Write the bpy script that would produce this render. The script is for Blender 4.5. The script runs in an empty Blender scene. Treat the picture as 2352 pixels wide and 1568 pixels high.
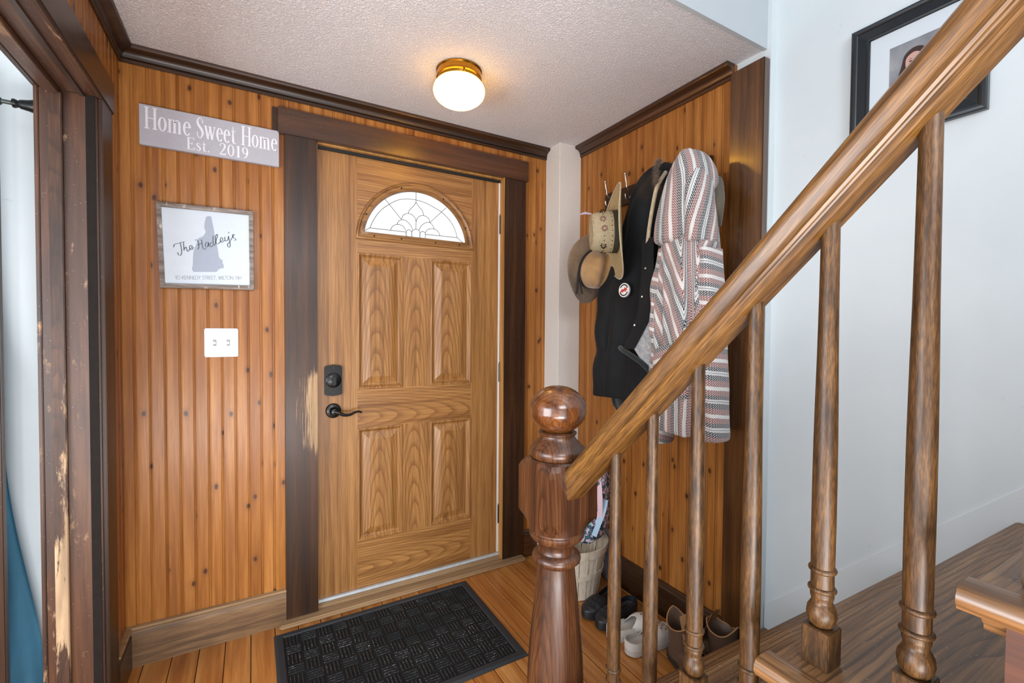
import bpy, bmesh, math, random
from mathutils import Vector, Matrix, Euler
random.seed(7)
S = bpy.context.scene
COL = S.collection

# ------------------------------------------------------------------ camera, world, lights, exposure
cam_d = bpy.data.cameras.new('camera')
cam = bpy.data.objects.new('camera', cam_d); COL.objects.link(cam)
S.camera = cam
CX, CY, CZ, YAW, PITCH, ROLL, FPX = -0.2504, -2.1743, 1.2775, 0.5209, -0.0239, 0.0073, 1041.79
cam_d.sensor_width = 36.0
cam_d.lens = 36.0 * FPX / 2352.0
cam_d.clip_start = 0.02
fw = Vector((math.sin(YAW)*math.cos(PITCH), math.cos(YAW)*math.cos(PITCH), math.sin(PITCH)))
rt = Vector((math.cos(YAW), -math.sin(YAW), 0)); up = rt.cross(fw)
r2 = rt*math.cos(ROLL) + up*math.sin(ROLL); u2 = -rt*math.sin(ROLL) + up*math.cos(ROLL)
cam.matrix_world = Matrix(((r2.x, u2.x, -fw.x, CX), (r2.y, u2.y, -fw.y, CY), (r2.z, u2.z, -fw.z, CZ), (0, 0, 0, 1)))

wd = bpy.data.worlds.new('daylight'); S.world = wd; wd.use_nodes = True
bgn = wd.node_tree.nodes['Background']
bgn.inputs['Color'].default_value = (0.86, 0.93, 1.0, 1); bgn.inputs['Strength'].default_value = 1.15

def area_light(name, loc, target, sx, sy, power, color):
    d = bpy.data.lights.new(name, 'AREA'); d.shape = 'RECTANGLE'; d.size = sx; d.size_y = sy
    d.energy = power; d.color = color
    o = bpy.data.objects.new(name, d); COL.objects.link(o); o.location = loc
    o.rotation_euler = (Vector(target) - Vector(loc)).to_track_quat('-Z', 'Y').to_euler()
    return o
area_light('window_light', (-0.35, -4.0, 2.45), (0.0, 0.0, 0.9), 1.4, 0.9, 42, (0.88, 0.94, 1.0))
area_light('stairwell_light', (0.9, -2.9, 3.6), (1.0, -2.0, 0.4), 0.9, 1.4, 4, (0.86, 0.93, 1.0))
area_light('ceiling_fill', (-0.45, -2.85, 0.40), (-0.1, -1.5, 2.3), 1.2, 0.8, 48, (1.0, 0.97, 0.95))  # added unseen fill behind the camera, aimed up to brighten the ceiling
area_light('side_room_fill', (-1.75, -1.75, 1.0), (1.40, -1.5, 0.55), 1.3, 1.0, 36, (0.90, 0.95, 1.0))  # added unseen fill through the left opening, lifts the lower stair wall
S.view_settings.view_transform = 'Standard'; S.view_settings.look = 'None'
S.view_settings.gamma = 1.0; S.view_settings.use_curve_mapping = False
S.view_settings.exposure = 0.50
S.cycles.use_denoising = True
S.cycles.max_bounces = 8; S.cycles.diffuse_bounces = 5
S.cycles.caustics_reflective = False; S.cycles.caustics_refractive = False

# ------------------------------------------------------------------ helpers
WL = {}
def finish(name, me, mat, parent, origin):
    o = bpy.data.objects.new(name, me); COL.objects.link(o)
    if mat is not None:
        me.materials.append(mat)
    pl = WL.get(parent.name, Vector((0, 0, 0))) if parent else Vector((0, 0, 0))
    WL[o.name] = Vector(origin)
    o.location = Vector(origin) - pl
    if parent: o.parent = parent
    return o
def mk(name, V, F, mat, parent=None, smooth=False, uv=None, origin=None, auto=None, rot=None):
    """mesh object from world-space vertices; origin at the centre of its bounds"""
    if origin is None:
        lo = [min(v[i] for v in V) for i in range(3)]; hi = [max(v[i] for v in V) for i in range(3)]
        origin = Vector([(a+b)/2 for a, b in zip(lo, hi)])
    origin = Vector(origin)
    me = bpy.data.meshes.new(name)
    Ri = rot.to_matrix().inverted() if rot else Matrix.Identity(3)
    me.from_pydata([tuple(Ri @ (Vector(v)-origin)) for v in V], [], [tuple(f) for f in F])
    bm = bmesh.new(); bm.from_mesh(me); bmesh.ops.recalc_face_normals(bm, faces=bm.faces)
    bm.to_mesh(me); bm.free()
    if uv is not None:
        l = me.uv_layers.new(name='UVMap')
        for p in me.polygons:
            for li in p.loop_indices:
                l.data[li].uv = uv[me.loops[li].vertex_index]
    me.update()
    if smooth:
        me.polygons.foreach_set('use_smooth', [True]*len(me.polygons))
        if auto: me.set_sharp_from_angle(angle=math.radians(auto))
    o = finish(name, me, mat, parent, origin)
    if rot: o.rotation_euler = rot
    return o
def empty(name, loc, label, cat, group=None):
    o = bpy.data.objects.new(name, None); COL.objects.link(o); o.location = loc; WL[o.name] = Vector(loc)
    o.empty_display_size = 0.05
    return tag(o, label, cat, group)
def tag(o, label, cat, group=None):
    o['label'] = label; o['category'] = cat
    if group: o['group'] = group
    return o
def struct(o): o['kind'] = 'structure'; return o
def lab(o, l): o['label'] = l; return o
def boxm(x, y, z, bev=0.0):
    bm = bmesh.new()
    bmesh.ops.create_cube(bm, size=1)
    for v in bm.verts:
        v.co = Vector(((x[0]+x[1])/2 + v.co.x*(x[1]-x[0]), (y[0]+y[1])/2 + v.co.y*(y[1]-y[0]), (z[0]+z[1])/2 + v.co.z*(z[1]-z[0])))
    if bev > 0:
        bmesh.ops.bevel(bm, geom=list(bm.edges), offset=bev, segments=2, affect='EDGES', clamp_overlap=True)
    V = [v.co.copy() for v in bm.verts]; bm.verts.index_update(); F = [[v.index for v in f.verts] for f in bm.faces]
    bm.free(); return V, F
def box(name, x, y, z, mat, parent=None, bev=0.0):
    V, F = boxm(x, y, z, bev); return mk(name, V, F, mat, parent, smooth=bev > 0, auto=40)
def merge(*parts):
    V, F = [], []
    for v, f in parts:
        b = len(V); V += list(v); F += [[i+b for i in q] for q in f]
    return V, F
def lathe(profile, c, n=32, axis='z'):
    """profile of (r, h) points turned about an axis through c"""
    V, F = [], []
    for r, h in profile:
        for k in range(n):
            a = 2*math.pi*k/n
            p = (r*math.cos(a), r*math.sin(a), h)
            if axis == 'x': p = (h, p[0], p[1])
            if axis == 'y': p = (p[0], h, p[1])
            V.append(Vector(c)+Vector(p))
    m = len(profile)
    for i in range(m-1):
        for k in range(n):
            F.append([i*n+k, i*n+(k+1) % n, (i+1)*n+(k+1) % n, (i+1)*n+k])
    F.append(list(range(n))[::-1]); F.append(list(range((m-1)*n, m*n)))
    return V, F
def cat_rom(P, n=8, closed=False):
    P = [Vector(p) for p in P]; out = []; N = len(P)
    R = range(N if closed else N-1)
    for i in R:
        if closed: a, b, c, d = P[(i-1) % N], P[i], P[(i+1) % N], P[(i+2) % N]
        else: a, b, c, d = P[max(i-1, 0)], P[i], P[i+1], P[min(i+2, N-1)]
        for k in range(n):
            t = k/n
            out.append(0.5*((2*b) + (c-a)*t + (2*a-5*b+4*c-d)*t*t + (3*b-a-3*c+d)*t**3))
    if not closed: out.append(P[-1])
    return out
def tube(P, r, n=8, closed=False):
    P = [Vector(p) for p in P]; N = len(P); V, F = [], []
    rr = r if hasattr(r, '__len__') else [r]*N
    ref = None
    for i, p in enumerate(P):
        t = (P[(i+1) % N]-P[i-1]) if closed else (P[min(i+1, N-1)]-P[max(i-1, 0)])
        t.normalize()
        if ref is None: ref = t.orthogonal().normalized()
        a = (ref - t*ref.dot(t)).normalized(); ref = a; b = t.cross(a)
        for k in range(n):
            th = 2*math.pi*k/n
            V.append(p + rr[i]*(a*math.cos(th)+b*math.sin(th)))
    for i in range(N if closed else N-1):
        for k in range(n):
            j = (i+1) % N
            F.append([i*n+k, i*n+(k+1) % n, j*n+(k+1) % n, j*n+k])
    if not closed: F.append(list(range(n))[::-1]); F.append(list(range((N-1)*n, N*n)))
    return V, F
def extrude(profile, a, b, U, W):
    """closed 2-D profile (u,w) swept straight from a to b"""
    a, b, U, W = Vector(a), Vector(b), Vector(U), Vector(W); n = len(profile)
    V = [a+U*u+W*w for u, w in profile] + [b+U*u+W*w for u, w in profile]
    F = [[i, (i+1) % n, n+(i+1) % n, n+i] for i in range(n)] + [list(range(n))[::-1], list(range(n, 2*n))]
    return V, F
def grid(nu, nv, fn, closed_u=False):
    V = [Vector(fn(i/(nu if closed_u else nu-1), j/(nv-1))) for j in range(nv) for i in range(nu)]
    F = []
    for j in range(nv-1):
        for i in range(nu if closed_u else nu-1):
            k = (i+1) % nu
            F.append([j*nu+i, j*nu+k, (j+1)*nu+k, (j+1)*nu+i])
    return V, F
def solid(V, F, off):
    """give an open sheet thickness along the vector off"""
    n = len(V); off = Vector(off)
    V2 = list(V)+[Vector(v)+off for v in V]; F2 = [list(f) for f in F]+[[i+n for i in f][::-1] for f in F]
    cnt = {}
    for f in F:
        for i in range(len(f)):
            e = (f[i], f[(i+1) % len(f)]); k = tuple(sorted(e)); cnt[k] = None if k in cnt else e
    for e in cnt.values():
        if e: F2.append([e[1], e[0], e[0]+n, e[1]+n])
    return V2, F2
def poly_prism(outline, holes, plane_fn, depth_vec):
    """flat polygon with holes -> prism; outline in 2-D, plane_fn maps to 3-D"""
    bm = bmesh.new(); edges = []
    for loop in [outline]+holes:
        vs = [bm.verts.new((p[0], p[1], 0)) for p in loop]
        for i in range(len(vs)): edges.append(bm.edges.new((vs[i], vs[(i+1) % len(vs)])))
    bmesh.ops.triangle_fill(bm, edges=edges, use_beauty=True)
    bm.verts.index_update()
    V = [Vector(plane_fn(v.co.x, v.co.y)) for v in bm.verts]; F = [[v.index for v in f.verts] for f in bm.faces]
    bm.free()
    return solid(V, F, depth_vec)
def smoothstep(a, b, x):
    t = min(max((x-a)/(b-a), 0), 1); return t*t*(3-2*t)
def lin(c):
    if isinstance(c, str):
        c = [int(c[i:i+2], 16)/255 for i in (0, 2, 4)]
    else: c = [v/255 for v in c]
    return tuple((v/12.92 if v <= 0.04045 else ((v+0.055)/1.055)**2.4) for v in c) + (1,)

# ------------------------------------------------------------------ materials
class N:
    """small node-tree builder"""
    def __init__(s, name):
        s.m = bpy.data.materials.new(name); s.m.use_nodes = True; s.t = s.m.node_tree
        s.b = s.t.nodes['Principled BSDF']; s.out = s.t.nodes['Material Output']
    def new(s, typ, **kw):
        n = s.t.nodes.new(typ)
        for k, v in kw.items(): setattr(n, k, v)
        return n
    def set(s, sock, v):
        if hasattr(v, 'is_output') or isinstance(v, bpy.types.NodeSocket): s.t.links.new(v, sock)
        else: sock.default_value = v
    def math(s, op, a, b=0.0, c=0.0):
        n = s.new('ShaderNodeMath', operation=op); s.set(n.inputs[0], a); s.set(n.inputs[1], b); s.set(n.inputs[2], c); return n.outputs[0]
    def vmath(s, op, a, b=(0, 0, 0)):
        n = s.new('ShaderNodeVectorMath', operation=op); s.set(n.inputs[0], a); s.set(n.inputs[1], b); return n.outputs[0]
    def scale(s, a, k):
        n = s.new('ShaderNodeVectorMath', operation='SCALE'); s.set(n.inputs[0], a); s.set(n.inputs[3], k); return n.outputs[0]
    def coord(s, rand=40.0):
        o = s.new('ShaderNodeTexCoord').outputs['Object']
        if not rand: return o
        r = s.new('ShaderNodeObjectInfo').outputs['Random']
        cx = s.new('ShaderNodeCombineXYZ'); s.set(cx.inputs[0], s.math('MULTIPLY', r, rand)); s.set(cx.inputs[1], s.math('MULTIPLY', r, rand*1.7)); s.set(cx.inputs[2], s.math('MULTIPLY', r, rand*2.3))
        return s.vmath('ADD', o, cx.outputs[0])
    def noise(s, v, scale=5.0, detail=3.0, rough=0.55, dist=0.0):
        n = s.new('ShaderNodeTexNoise'); s.set(n.inputs['Vector'], v); n.inputs['Scale'].default_value = scale
        n.inputs['Detail'].default_value = detail; n.inputs['Roughness'].default_value = rough; n.inputs['Distortion'].default_value = dist
        return n.outputs[0]
    def ramp(s, f, stops, interp='LINEAR'):
        n = s.new('ShaderNodeValToRGB'); s.set(n.inputs[0], f); cr = n.color_ramp; cr.interpolation = interp
        while len(cr.elements) > 1: cr.elements.remove(cr.elements[-1])
        cr.elements[0].position = stops[0][0]; cr.elements[0].color = stops[0][1]
        for p, c in stops[1:]:
            e = cr.elements.new(p); e.color = c
        return n.outputs[0]
    def mix(s, f, a, b, mode='MIX'):
        n = s.new('ShaderNodeMix', data_type='RGBA', blend_type=mode); s.set(n.inputs[0], f); s.set(n.inputs[6], a); s.set(n.inputs[7], b); return n.outputs[2]
    def maprange(s, v, a, b, c=0.0, d=1.0):
        n = s.new('ShaderNodeMapRange'); s.set(n.inputs[0], v); n.inputs[1].default_value = a; n.inputs[2].default_value = b; n.inputs[3].default_value = c; n.inputs[4].default_value = d; return n.outputs[0]
    def sep(s, v):
        n = s.new('ShaderNodeSeparateXYZ'); s.set(n.inputs[0], v); return n.outputs
    def bump(s, h, strength=0.3, dist=0.002):
        n = s.new('ShaderNodeBump'); s.set(n.inputs['Height'], h); n.inputs['Strength'].default_value = strength; n.inputs['Distance'].default_value = dist
        s.t.links.new(n.outputs[0], s.b.inputs['Normal'])
    def col(s, v): s.set(s.b.inputs['Base Color'], v)
    def p(s, **kw):
        for k, v in kw.items(): s.set(s.b.inputs[k.replace('_', ' ')], v)
W0 = (0, 0, 0, 1); W1 = (1, 1, 1, 1)
def plain(name, c, rough=0.6, metal=0.0, spec=0.5, nscale=0, namp=0.1, bump=0, bscale=60, coat=0):
    n = N(name); c = lin(c) if not (isinstance(c, tuple) and len(c) == 4) else c
    if nscale:
        v = n.coord(9.0); f = n.noise(v, nscale, 4)
        n.col(n.mix(f, tuple(x*(1-namp) for x in c[:3])+(1,), tuple(min(1, x*(1+namp)) for x in c[:3])+(1,)))
    else: n.col(c)
    n.p(Roughness=rough, Metallic=metal); n.b.inputs['Specular IOR Level'].default_value = spec; n.b.inputs['Coat Weight'].default_value = coat
    if bump: n.bump(n.noise(n.coord(0), bscale, 3), bump, 0.003)
    return n.m
def wood(name, dark, mid, light, axis=2, across=26.0, along=1.6, rough=0.35, coat=0.0, coat_rough=0.2, knots=0.0, rings=0.0, fine=0.35,
         patch=0.25, wear=None, wear_col='c9a884', bump=0.12, specks=0.0, tint=0.16, dark_patch='241610', ringscale=9.0, fcon=(0.42, 0.6), spec=0.5, ringsq=None, ringoff=(0.0, 0.004, 0.36), wob=0.035, pore=7.0):
    n = N(name); v = n.coord(23.0)
    sc = [across, across, across]; sc[axis] = along
    vs = n.vmath('MULTIPLY', v, tuple(sc))
    g = n.noise(vs, 1.0, 5, 0.6, 0.4)
    c = n.ramp(g, [(0.28, lin(dark)), (0.5, lin(mid)), (0.72, lin(light))])
    # fine pores and streaks
    sf = [across*pore]*3; sf[axis] = along*5
    f = n.noise(n.vmath('MULTIPLY', v, tuple(sf)), 1.0, 2, 0.5)
    c = n.mix(n.math('MULTIPLY', n.maprange(f, fcon[0], fcon[1]), fine), c, n.mix(0.75, c, lin(dark)))
    if rings:
        sr = [1.0, 1.0, 1.0]; sr[axis] = (ringsq if ringsq else 0.11)
        o = n.new('ShaderNodeTexCoord').outputs['Object']
        r = n.new('ShaderNodeObjectInfo').outputs['Random']
        cx = n.new('ShaderNodeCombineXYZ')
        for i in range(3): n.set(cx.inputs[i], n.math('MULTIPLY_ADD', r, 0.22 if i == axis else 0.03, ringoff[i]))
        o = n.vmath('ADD', o, cx.outputs[0])
        d = n.noise(n.vmath('MULTIPLY', v, tuple(7.0 if i != axis else 2.2 for i in range(3))), 1.0, 3)
        d2 = n.noise(n.vmath('MULTIPLY', v, tuple(60.0 if i != axis else 9.0 for i in range(3))), 1.0, 2)
        ln = n.new('ShaderNodeVectorMath', operation='LENGTH'); n.set(ln.inputs[0], n.vmath('MULTIPLY', o, tuple(sr)))
        q = n.math('ADD', n.math('MULTIPLY', ln.outputs['Value'], ringscale), n.math('ADD', n.math('MULTIPLY', d, ringscale*wob), n.math('MULTIPLY', d2, 0.35)))
        w = n.math('FRACT', q)
        rm = n.ramp(w, [(0.0, (0.1, 0.1, 0.1, 1)), (0.04, W1), (0.16, (0.8, 0.8, 0.8, 1)), (0.42, (0.15, 0.15, 0.15, 1)), (0.75, W0)])
        rm = n.math('MULTIPLY', n.math('MULTIPLY', rm, n.math('MULTIPLY_ADD', f, 1.1, 0.45)), rings)
        c = n.mix(rm, c, n.mix(0.8, c, lin(dark)))
    if knots:
        sv = n.sep(v); ck = n.new('ShaderNodeCombineXYZ'); n.set(ck.inputs[0], n.math('ADD', sv[0], sv[1])); n.set(ck.inputs[1], n.math('MULTIPLY', sv[2], 0.6))
        vo = n.new('ShaderNodeTexVoronoi', voronoi_dimensions='2D'); n.set(vo.inputs['Vector'], ck.outputs[0]); vo.inputs['Scale'].default_value = 9.0
        dd = n.math('MULTIPLY_ADD', n.noise(n.vmath('MULTIPLY', v, (60, 60, 60)), 1.0, 2), 0.05, vo.outputs['Distance'])
        sel = n.sep(vo.outputs['Color'])[0]
        k = n.ramp(dd, [(0.055, W1), (0.080, (0.75, 0.75, 0.75, 1)), (0.095, (0.22, 0.22, 0.22, 1)), (0.20, W0)])
        k = n.math('MULTIPLY', k, n.math('GREATER_THAN', sel, 0.42))
        c = n.mix(n.math('MULTIPLY', k, knots), c, lin('3a1d10'))
    # slow blotches
    b = n.noise(n.vmath('MULTIPLY', v, tuple(5.0 if i != axis else 1.8 for i in range(3))), 1.0, 4, 0.6)
    c = n.mix(n.math('MULTIPLY', n.maprange(b, 0.45, 0.75), patch), c, lin(dark_patch))
    r = n.new('ShaderNodeObjectInfo').outputs['Random']
    c = n.mix(n.math('MULTIPLY', n.math('SUBTRACT', 1.0, r), tint), c, n.mix(1.0, c, (0.55, 0.5, 0.46, 1), 'MULTIPLY'))
    rgh = n.math('MULTIPLY_ADD', b, 0.22, rough-0.11)
    if wear:
        # wear = (function building a 0..1 mask in object space)
        m = wear(n, v)
        wg = n.mix(n.maprange(g, 0.35, 0.65), lin(wear_col), n.mix(0.5, lin(wear_col), lin(dark)))
        c = n.mix(m, c, wg); rgh = n.math('MULTIPLY_ADD', m, 0.3, rgh)
    if specks:
        sp = n.noise(n.vmath('MULTIPLY', v, (170, 170, 170)), 1.0, 1)
        c = n.mix(n.math('MULTIPLY', n.maprange(sp, 0.70, 0.76), specks), c, lin('d8cfc4'))
    n.col(c); n.p(Roughness=rgh); n.b.inputs['Coat Weight'].default_value = coat; n.b.inputs['Coat Roughness'].default_value = coat_rough
    n.b.inputs['Specular IOR Level'].default_value = spec
    n.bump(n.math('ADD', g, n.math('MULTIPLY', f, 0.5)), bump, 0.0015)
    return n.m
def wear_noise(lo, hi, sx=9, sy=9, sz=2.5, scale=1.0):
    def f(n, v):
        return n.ramp(n.noise(n.vmath('MULTIPLY', v, (sx, sy, sz)), scale, 6, 0.7, 0.3), [(lo, W0), (hi, W1)])
    return f
# ------------------------------------------------------------------ the materials of the place
pine = wood('knotty_pine', '7c461a', 'a3682d', 'be8344', 2, 30, 1.3, 0.38, 0.10, 0.22, knots=0.95, fine=0.4, patch=0.32, dark_patch='7d4822', tint=0.25, spec=0.32)
bead_m = wood('pine_groove', '5e2c0e', '7c3f14', '95511d', 2, 30, 1.3, 0.3, 0.3, fine=0.2, patch=0.1, tint=0.1)
dark = wood('dark_stained_pine', '20120a', '39210f', '52311a', 2, 24, 1.2, 0.42, 0.12, 0.25, fine=0.35, patch=0.35, dark_patch='170e0a', spec=0.4, specks=0.06)
dark_x = wood('dark_stained_pine_x', '26150b', '4a2b15', '643d20', 0, 24, 1.2, 0.34, 0.45, 0.2, fine=0.35, patch=0.3, dark_patch='170e0a', specks=0.06)
dark_y = wood('dark_stained_pine_y', '1f130c', '35200f', '4a2c18', 1, 24, 1.2, 0.34, 0.25, 0.25, fine=0.3, patch=0.3, dark_patch='170e0a', specks=0.06)
def scratch_mask(n, v):
    o = n.sep(n.new('ShaderNodeTexCoord').outputs['Object'])
    x, z = o[0], o[2]
    # bare streaks fan out near the latch, strongest along the inner edge
    ex = n.maprange(n.math('SUBTRACT', x, n.math('MULTIPLY', n.math('ABSOLUTE', n.math('ADD', z, 0.11)), 0.13)), -0.085, 0.062)
    ez = n.math('MULTIPLY', n.maprange(z, -0.42, -0.28), n.maprange(z, 0.10, 0.0))
    st = n.noise(n.vmath('MULTIPLY', v, (300, 20, 4.0)), 1.0, 4, 0.75)
    return n.maprange(n.math('MULTIPLY_ADD', n.math('MULTIPLY', ex, ez), 0.46, n.math('MULTIPLY', st, 0.95)), 0.74, 0.80)
dark_scratched = wood('dark_pine_scratched', '20120a', '39210f', '52311a', 2, 24, 1.2, 0.42, 0.12, 0.25, fine=0.35, patch=0.35, dark_patch='170e0a', spec=0.4, wear=scratch_mask, wear_col='d0ab80')
post_m = wood('reddish_post_pine', '301b0c', '563518', '704923', 2, 22, 0.9, 0.26, 0.7, 0.14, fine=0.35, patch=0.3, dark_patch='2c1609', rings=0.35, ringscale=90, ringsq=0.03)
worn = wood('worn_brown_pine', '2a170d', '4c2d1a', '6a4329', 2, 24, 1.4, 0.42, 0.2, 0.25, fine=0.4, patch=0.45, dark_patch='1d100a', wear=wear_noise(0.60, 0.68, 22, 22, 6), wear_col='a98562', specks=0.2)
def low_bare(n, v):
    z = n.sep(n.new('ShaderNodeTexCoord').outputs['Object'])[2]
    a = n.noise(n.vmath('MULTIPLY', v, (16, 16, 2.6)), 1.0, 6, 0.7, 0.3)
    return n.maprange(n.math('ADD', a, n.maprange(z, 0.75, -0.35, -0.16, 0.06)), 0.52, 0.58)
worn_strip = wood('bare_worn_strip', '2a170d', '4e301c', '6d492e', 2, 30, 2.2, 0.5, fine=0.5, patch=0.4, rings=0.7, ringscale=120, ringsq=0.1, wear=low_bare, wear_col='bd9f7c')
worn_y = wood('worn_brown_pine_y', '2a170d', '4e3220', '6b4a33', 1, 24, 1.4, 0.42, 0.2, 0.25, fine=0.4, patch=0.4, dark_patch='1d100a', wear=wear_noise(0.63, 0.70, 14, 4, 14), wear_col='a98562', specks=0.2)
grey_base = wood('weathered_baseboard', '3f2c1d', '7a5b3c', '957552', 0, 34, 2.0, 0.55, fine=0.5, patch=0.45, dark_patch='3a2a1d')
pale_edge = wood('pale_sill_wood', '6d5540', '987a58', 'b0946f', 0, 34, 1.5, 0.55, fine=0.3, patch=0.35, dark_patch='6d5235')
OK_ = dict(rough=0.42, coat=0.16, coat_rough=0.2, fine=0.6, patch=0.12, dark_patch='7a5028', tint=0.0, fcon=(0.45, 0.57), pore=9.0, wob=0.02)
oak_v = wood('oak_door_vertical', '6b431c', 'a0713e', 'b2834c', 2, 46, 1.3, rings=0.40, ringscale=110, ringsq=0.012, ringoff=(0.35, 0.004, 0.2), **OK_)
oak_h = wood('oak_door_horizontal', '6b431c', 'a0713e', 'b2834c', 0, 46, 1.3, rings=0.85, ringscale=90, ringsq=0.12, ringoff=(0.42, 0.004, 0.015), **OK_)
oak_p = wood('oak_door_cathedral', '6b431c', 'a0713e', 'b2834c', 2, 46, 1.3, rings=0.9, ringscale=88, ringsq=0.12, **OK_)
oak_frame = wood('oak_lite_frame', '5c3a1a', '8a6034', '9f7342', 0, 46, 2, 0.35, 0.15, fine=0.3, patch=0.2, dark_patch='5c3a1b', tint=0.0)
golden = wood('golden_stop', '8a5a28', 'b98646', 'd2a262', 2, 40, 1.5, 0.4, fine=0.3, patch=0.2, dark_patch='70451f')
plank_m = wood('floor_fir', '8c4f20', 'b8783a', 'd09a58', 1, 30, 1.1, 0.36, 0.12, 0.25, fine=0.35, patch=0.42, dark_patch='7d4519', tint=0.45, specks=0.1)
rail_m = wood('handrail_golden', '3a230d', '7d5424', '956a32', 1, 90, 6, 0.38, 0.25, 0.18, fine=0.85, patch=0.35, dark_patch='4a2f16', rings=0.0, fcon=(0.35, 0.62))
bal_m = wood('baluster_brown', '24160a', '55391d', '6f4d2a', 2, 90, 14, 0.44, 0.12, 0.25, fine=0.8, patch=0.4, dark_patch='24160c', specks=0.0, spec=0.3, fcon=(0.38, 0.62))
newel_m = wood('newel_red_brown', '2a150a', '5a351d', '734a2a', 2, 30, 1.2, 0.36, 0.22, 0.18, fine=0.5, patch=0.25, dark_patch='2a140a', rings=0.8, ringscale=150, ringsq=0.07, ringoff=(0.095, 0.03, 0.75), wob=0.03, wear=wear_noise(0.73, 0.76, 40, 40, 18), wear_col='d8b48a')
ball_m = wood('newel_ball_wood', '3a1c0c', '74441f', '916031', 2, 30, 14, 0.24, 0.45, 0.12, fine=0.3, patch=0.2, dark_patch='2a140a', rings=0.6, ringscale=130, ringsq=0.8, ringoff=(0.05, 0.06, 0.03), wob=0.03)
tread_m = wood('oak_tread', '46301c', '8a6440', 'a37c52', 0, 42, 1.2, 0.46, 0.08, 0.3, fine=0.6, patch=0.25, dark_patch='64492f', rings=0.95, ringscale=110, ringsq=0.11, ringoff=(0.35, 0.03, 0.02), specks=0.25)
tread_side = wood('oak_return_nosing', '46301c', '7d5734', '95704a', 1, 40, 2, 0.32, 0.3, 0.18, fine=0.55, patch=0.35, dark_patch='4a3220', rings=0.5, ringscale=100, ringsq=0.05)
stringer_m = wood('red_brown_stringer', '30170d', '4d2716', '63351d', 1, 26, 1.4, 0.4, 0.2, fine=0.3, patch=0.3)
greyframe = wood('weathered_grey_frame', '4f443c', '857a72', 'aaa099', 0, 60, 6, 0.65, fine=0.5, patch=0.4, dark_patch='5a4a3e', wear=wear_noise(0.58, 0.64, 30, 30, 8), wear_col='d6cec8')
basket_m = wood('bushel_splint', 'b5a58c', 'ded2be', 'eee6d6', 2, 40, 5, 0.7, fine=0.3, patch=0.25, dark_patch='a08a70')

def plaster(name, c, c2, scuff=0.5, bump=0.06, rough=0.55):
    n = N(name); v = n.coord(0)
    f = n.noise(v, 1.6, 5, 0.6); cc = n.mix(n.maprange(f, 0.35, 0.7), lin(c), lin(c2))
    m = n.noise(n.vmath('MULTIPLY', v, (9, 9, 6)), 1.0, 6, 0.75, 0.6)
    cc = n.mix(n.math('MULTIPLY', n.maprange(m, 0.66, 0.74), scuff), cc, lin('9a9a98'))
    n.col(cc); n.p(Roughness=rough); n.b.inputs['Specular IOR Level'].default_value = 0.3
    n.bump(n.math('ADD', n.noise(v, 14, 5), n.math('MULTIPLY', n.noise(v, 160, 2), 0.15)), bump, 0.01); return n.m
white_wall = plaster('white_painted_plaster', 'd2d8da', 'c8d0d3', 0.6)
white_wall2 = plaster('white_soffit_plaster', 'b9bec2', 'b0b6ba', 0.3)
n = N('textured_ceiling'); v = n.coord(0)
n.col(n.mix(n.maprange(n.noise(v, 1.2, 4), 0.35, 0.7), lin('e9e6e8'), lin('dedadd'))); n.p(Roughness=0.85); n.b.inputs['Specular IOR Level'].default_value = 0.15
h = n.noise(v, 150, 3, 0.6, 0.8)
n.bump(n.math('ADD', n.ramp(h, [(0.40, W0), (0.62, W1)]), n.math('MULTIPLY', n.noise(v, 45, 2), 0.5)), 0.75, 0.004)
ceil_m = n.m
n = N('chase_wallpaper'); v = n.coord(0)
n.col(n.mix(n.maprange(n.noise(n.vmath('MULTIPLY', v, (120, 120, 25)), 1.0, 3), 0.6, 0.75, 0, 0.35), lin('d9d4cd'), lin('b9b2aa'))); n.p(Roughness=0.6); chase_m = n.m
white_plastic = plain('white_plastic', 'e6e8ec', 0.3, coat=0.2)
white_metal = plain('white_weatherstrip', 'd8dadc', 0.4)
alu = plain('aluminium_sill', 'd5dde2', 0.3, 0.45, nscale=30, namp=0.25)
black_rubber = plain('black_rubber', '101214', 0.6)
black_metal = plain('black_bronze', '08090a', 0.36, 0.2, coat=0.1, spec=0.4)
chrome = plain('worn_chrome', 'c8c8c8', 0.22, 1.0)
steel_dark = plain('hinge_steel', '4a4038', 0.35, 0.8)
brass = plain('aged_brass', 'b5832f', 0.22, 1.0, nscale=25, namp=0.35)
screw_m = plain('black_screw_head', '0c0a09', 0.9)  # matt black of the screws in the lite frame

# ------------------------------------------------------------------ floor
CEIL = 2.305
fl = struct(box('floor', (-3.0, 3.0), (-3.0, 0.16), (-0.06, -0.014), plain('subfloor', '2b1a10', 0.9)))
x = -0.79; k = 0
while x < 1.5:
    w = 0.0885
    cuts = [0.02, -2.98] if k % 3 else [0.02, -1.35-0.3*(k % 4), -2.98]
    for a, b in zip(cuts[:-1], cuts[1:]):
        z0 = random.uniform(-0.0008, 0.0008)
        pr = [(0, -0.013), (w-0.0026, -0.013), (w-0.0026, z0-0.0014), (w-0.0042, z0), (0.0014, z0), (0, z0-0.0012)]
        V, F = extrude(pr, (x, a, 0), (x, b+0.001, 0), (1, 0, 0), (0, 0, 1)); mk('plank', V, F, plank_m, fl)
    x += w; k += 1
box('room_boards', (-3.0, -0.79), (-2.98, 0.0), (-0.0135, 0.0), plank_m, fl)

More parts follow.
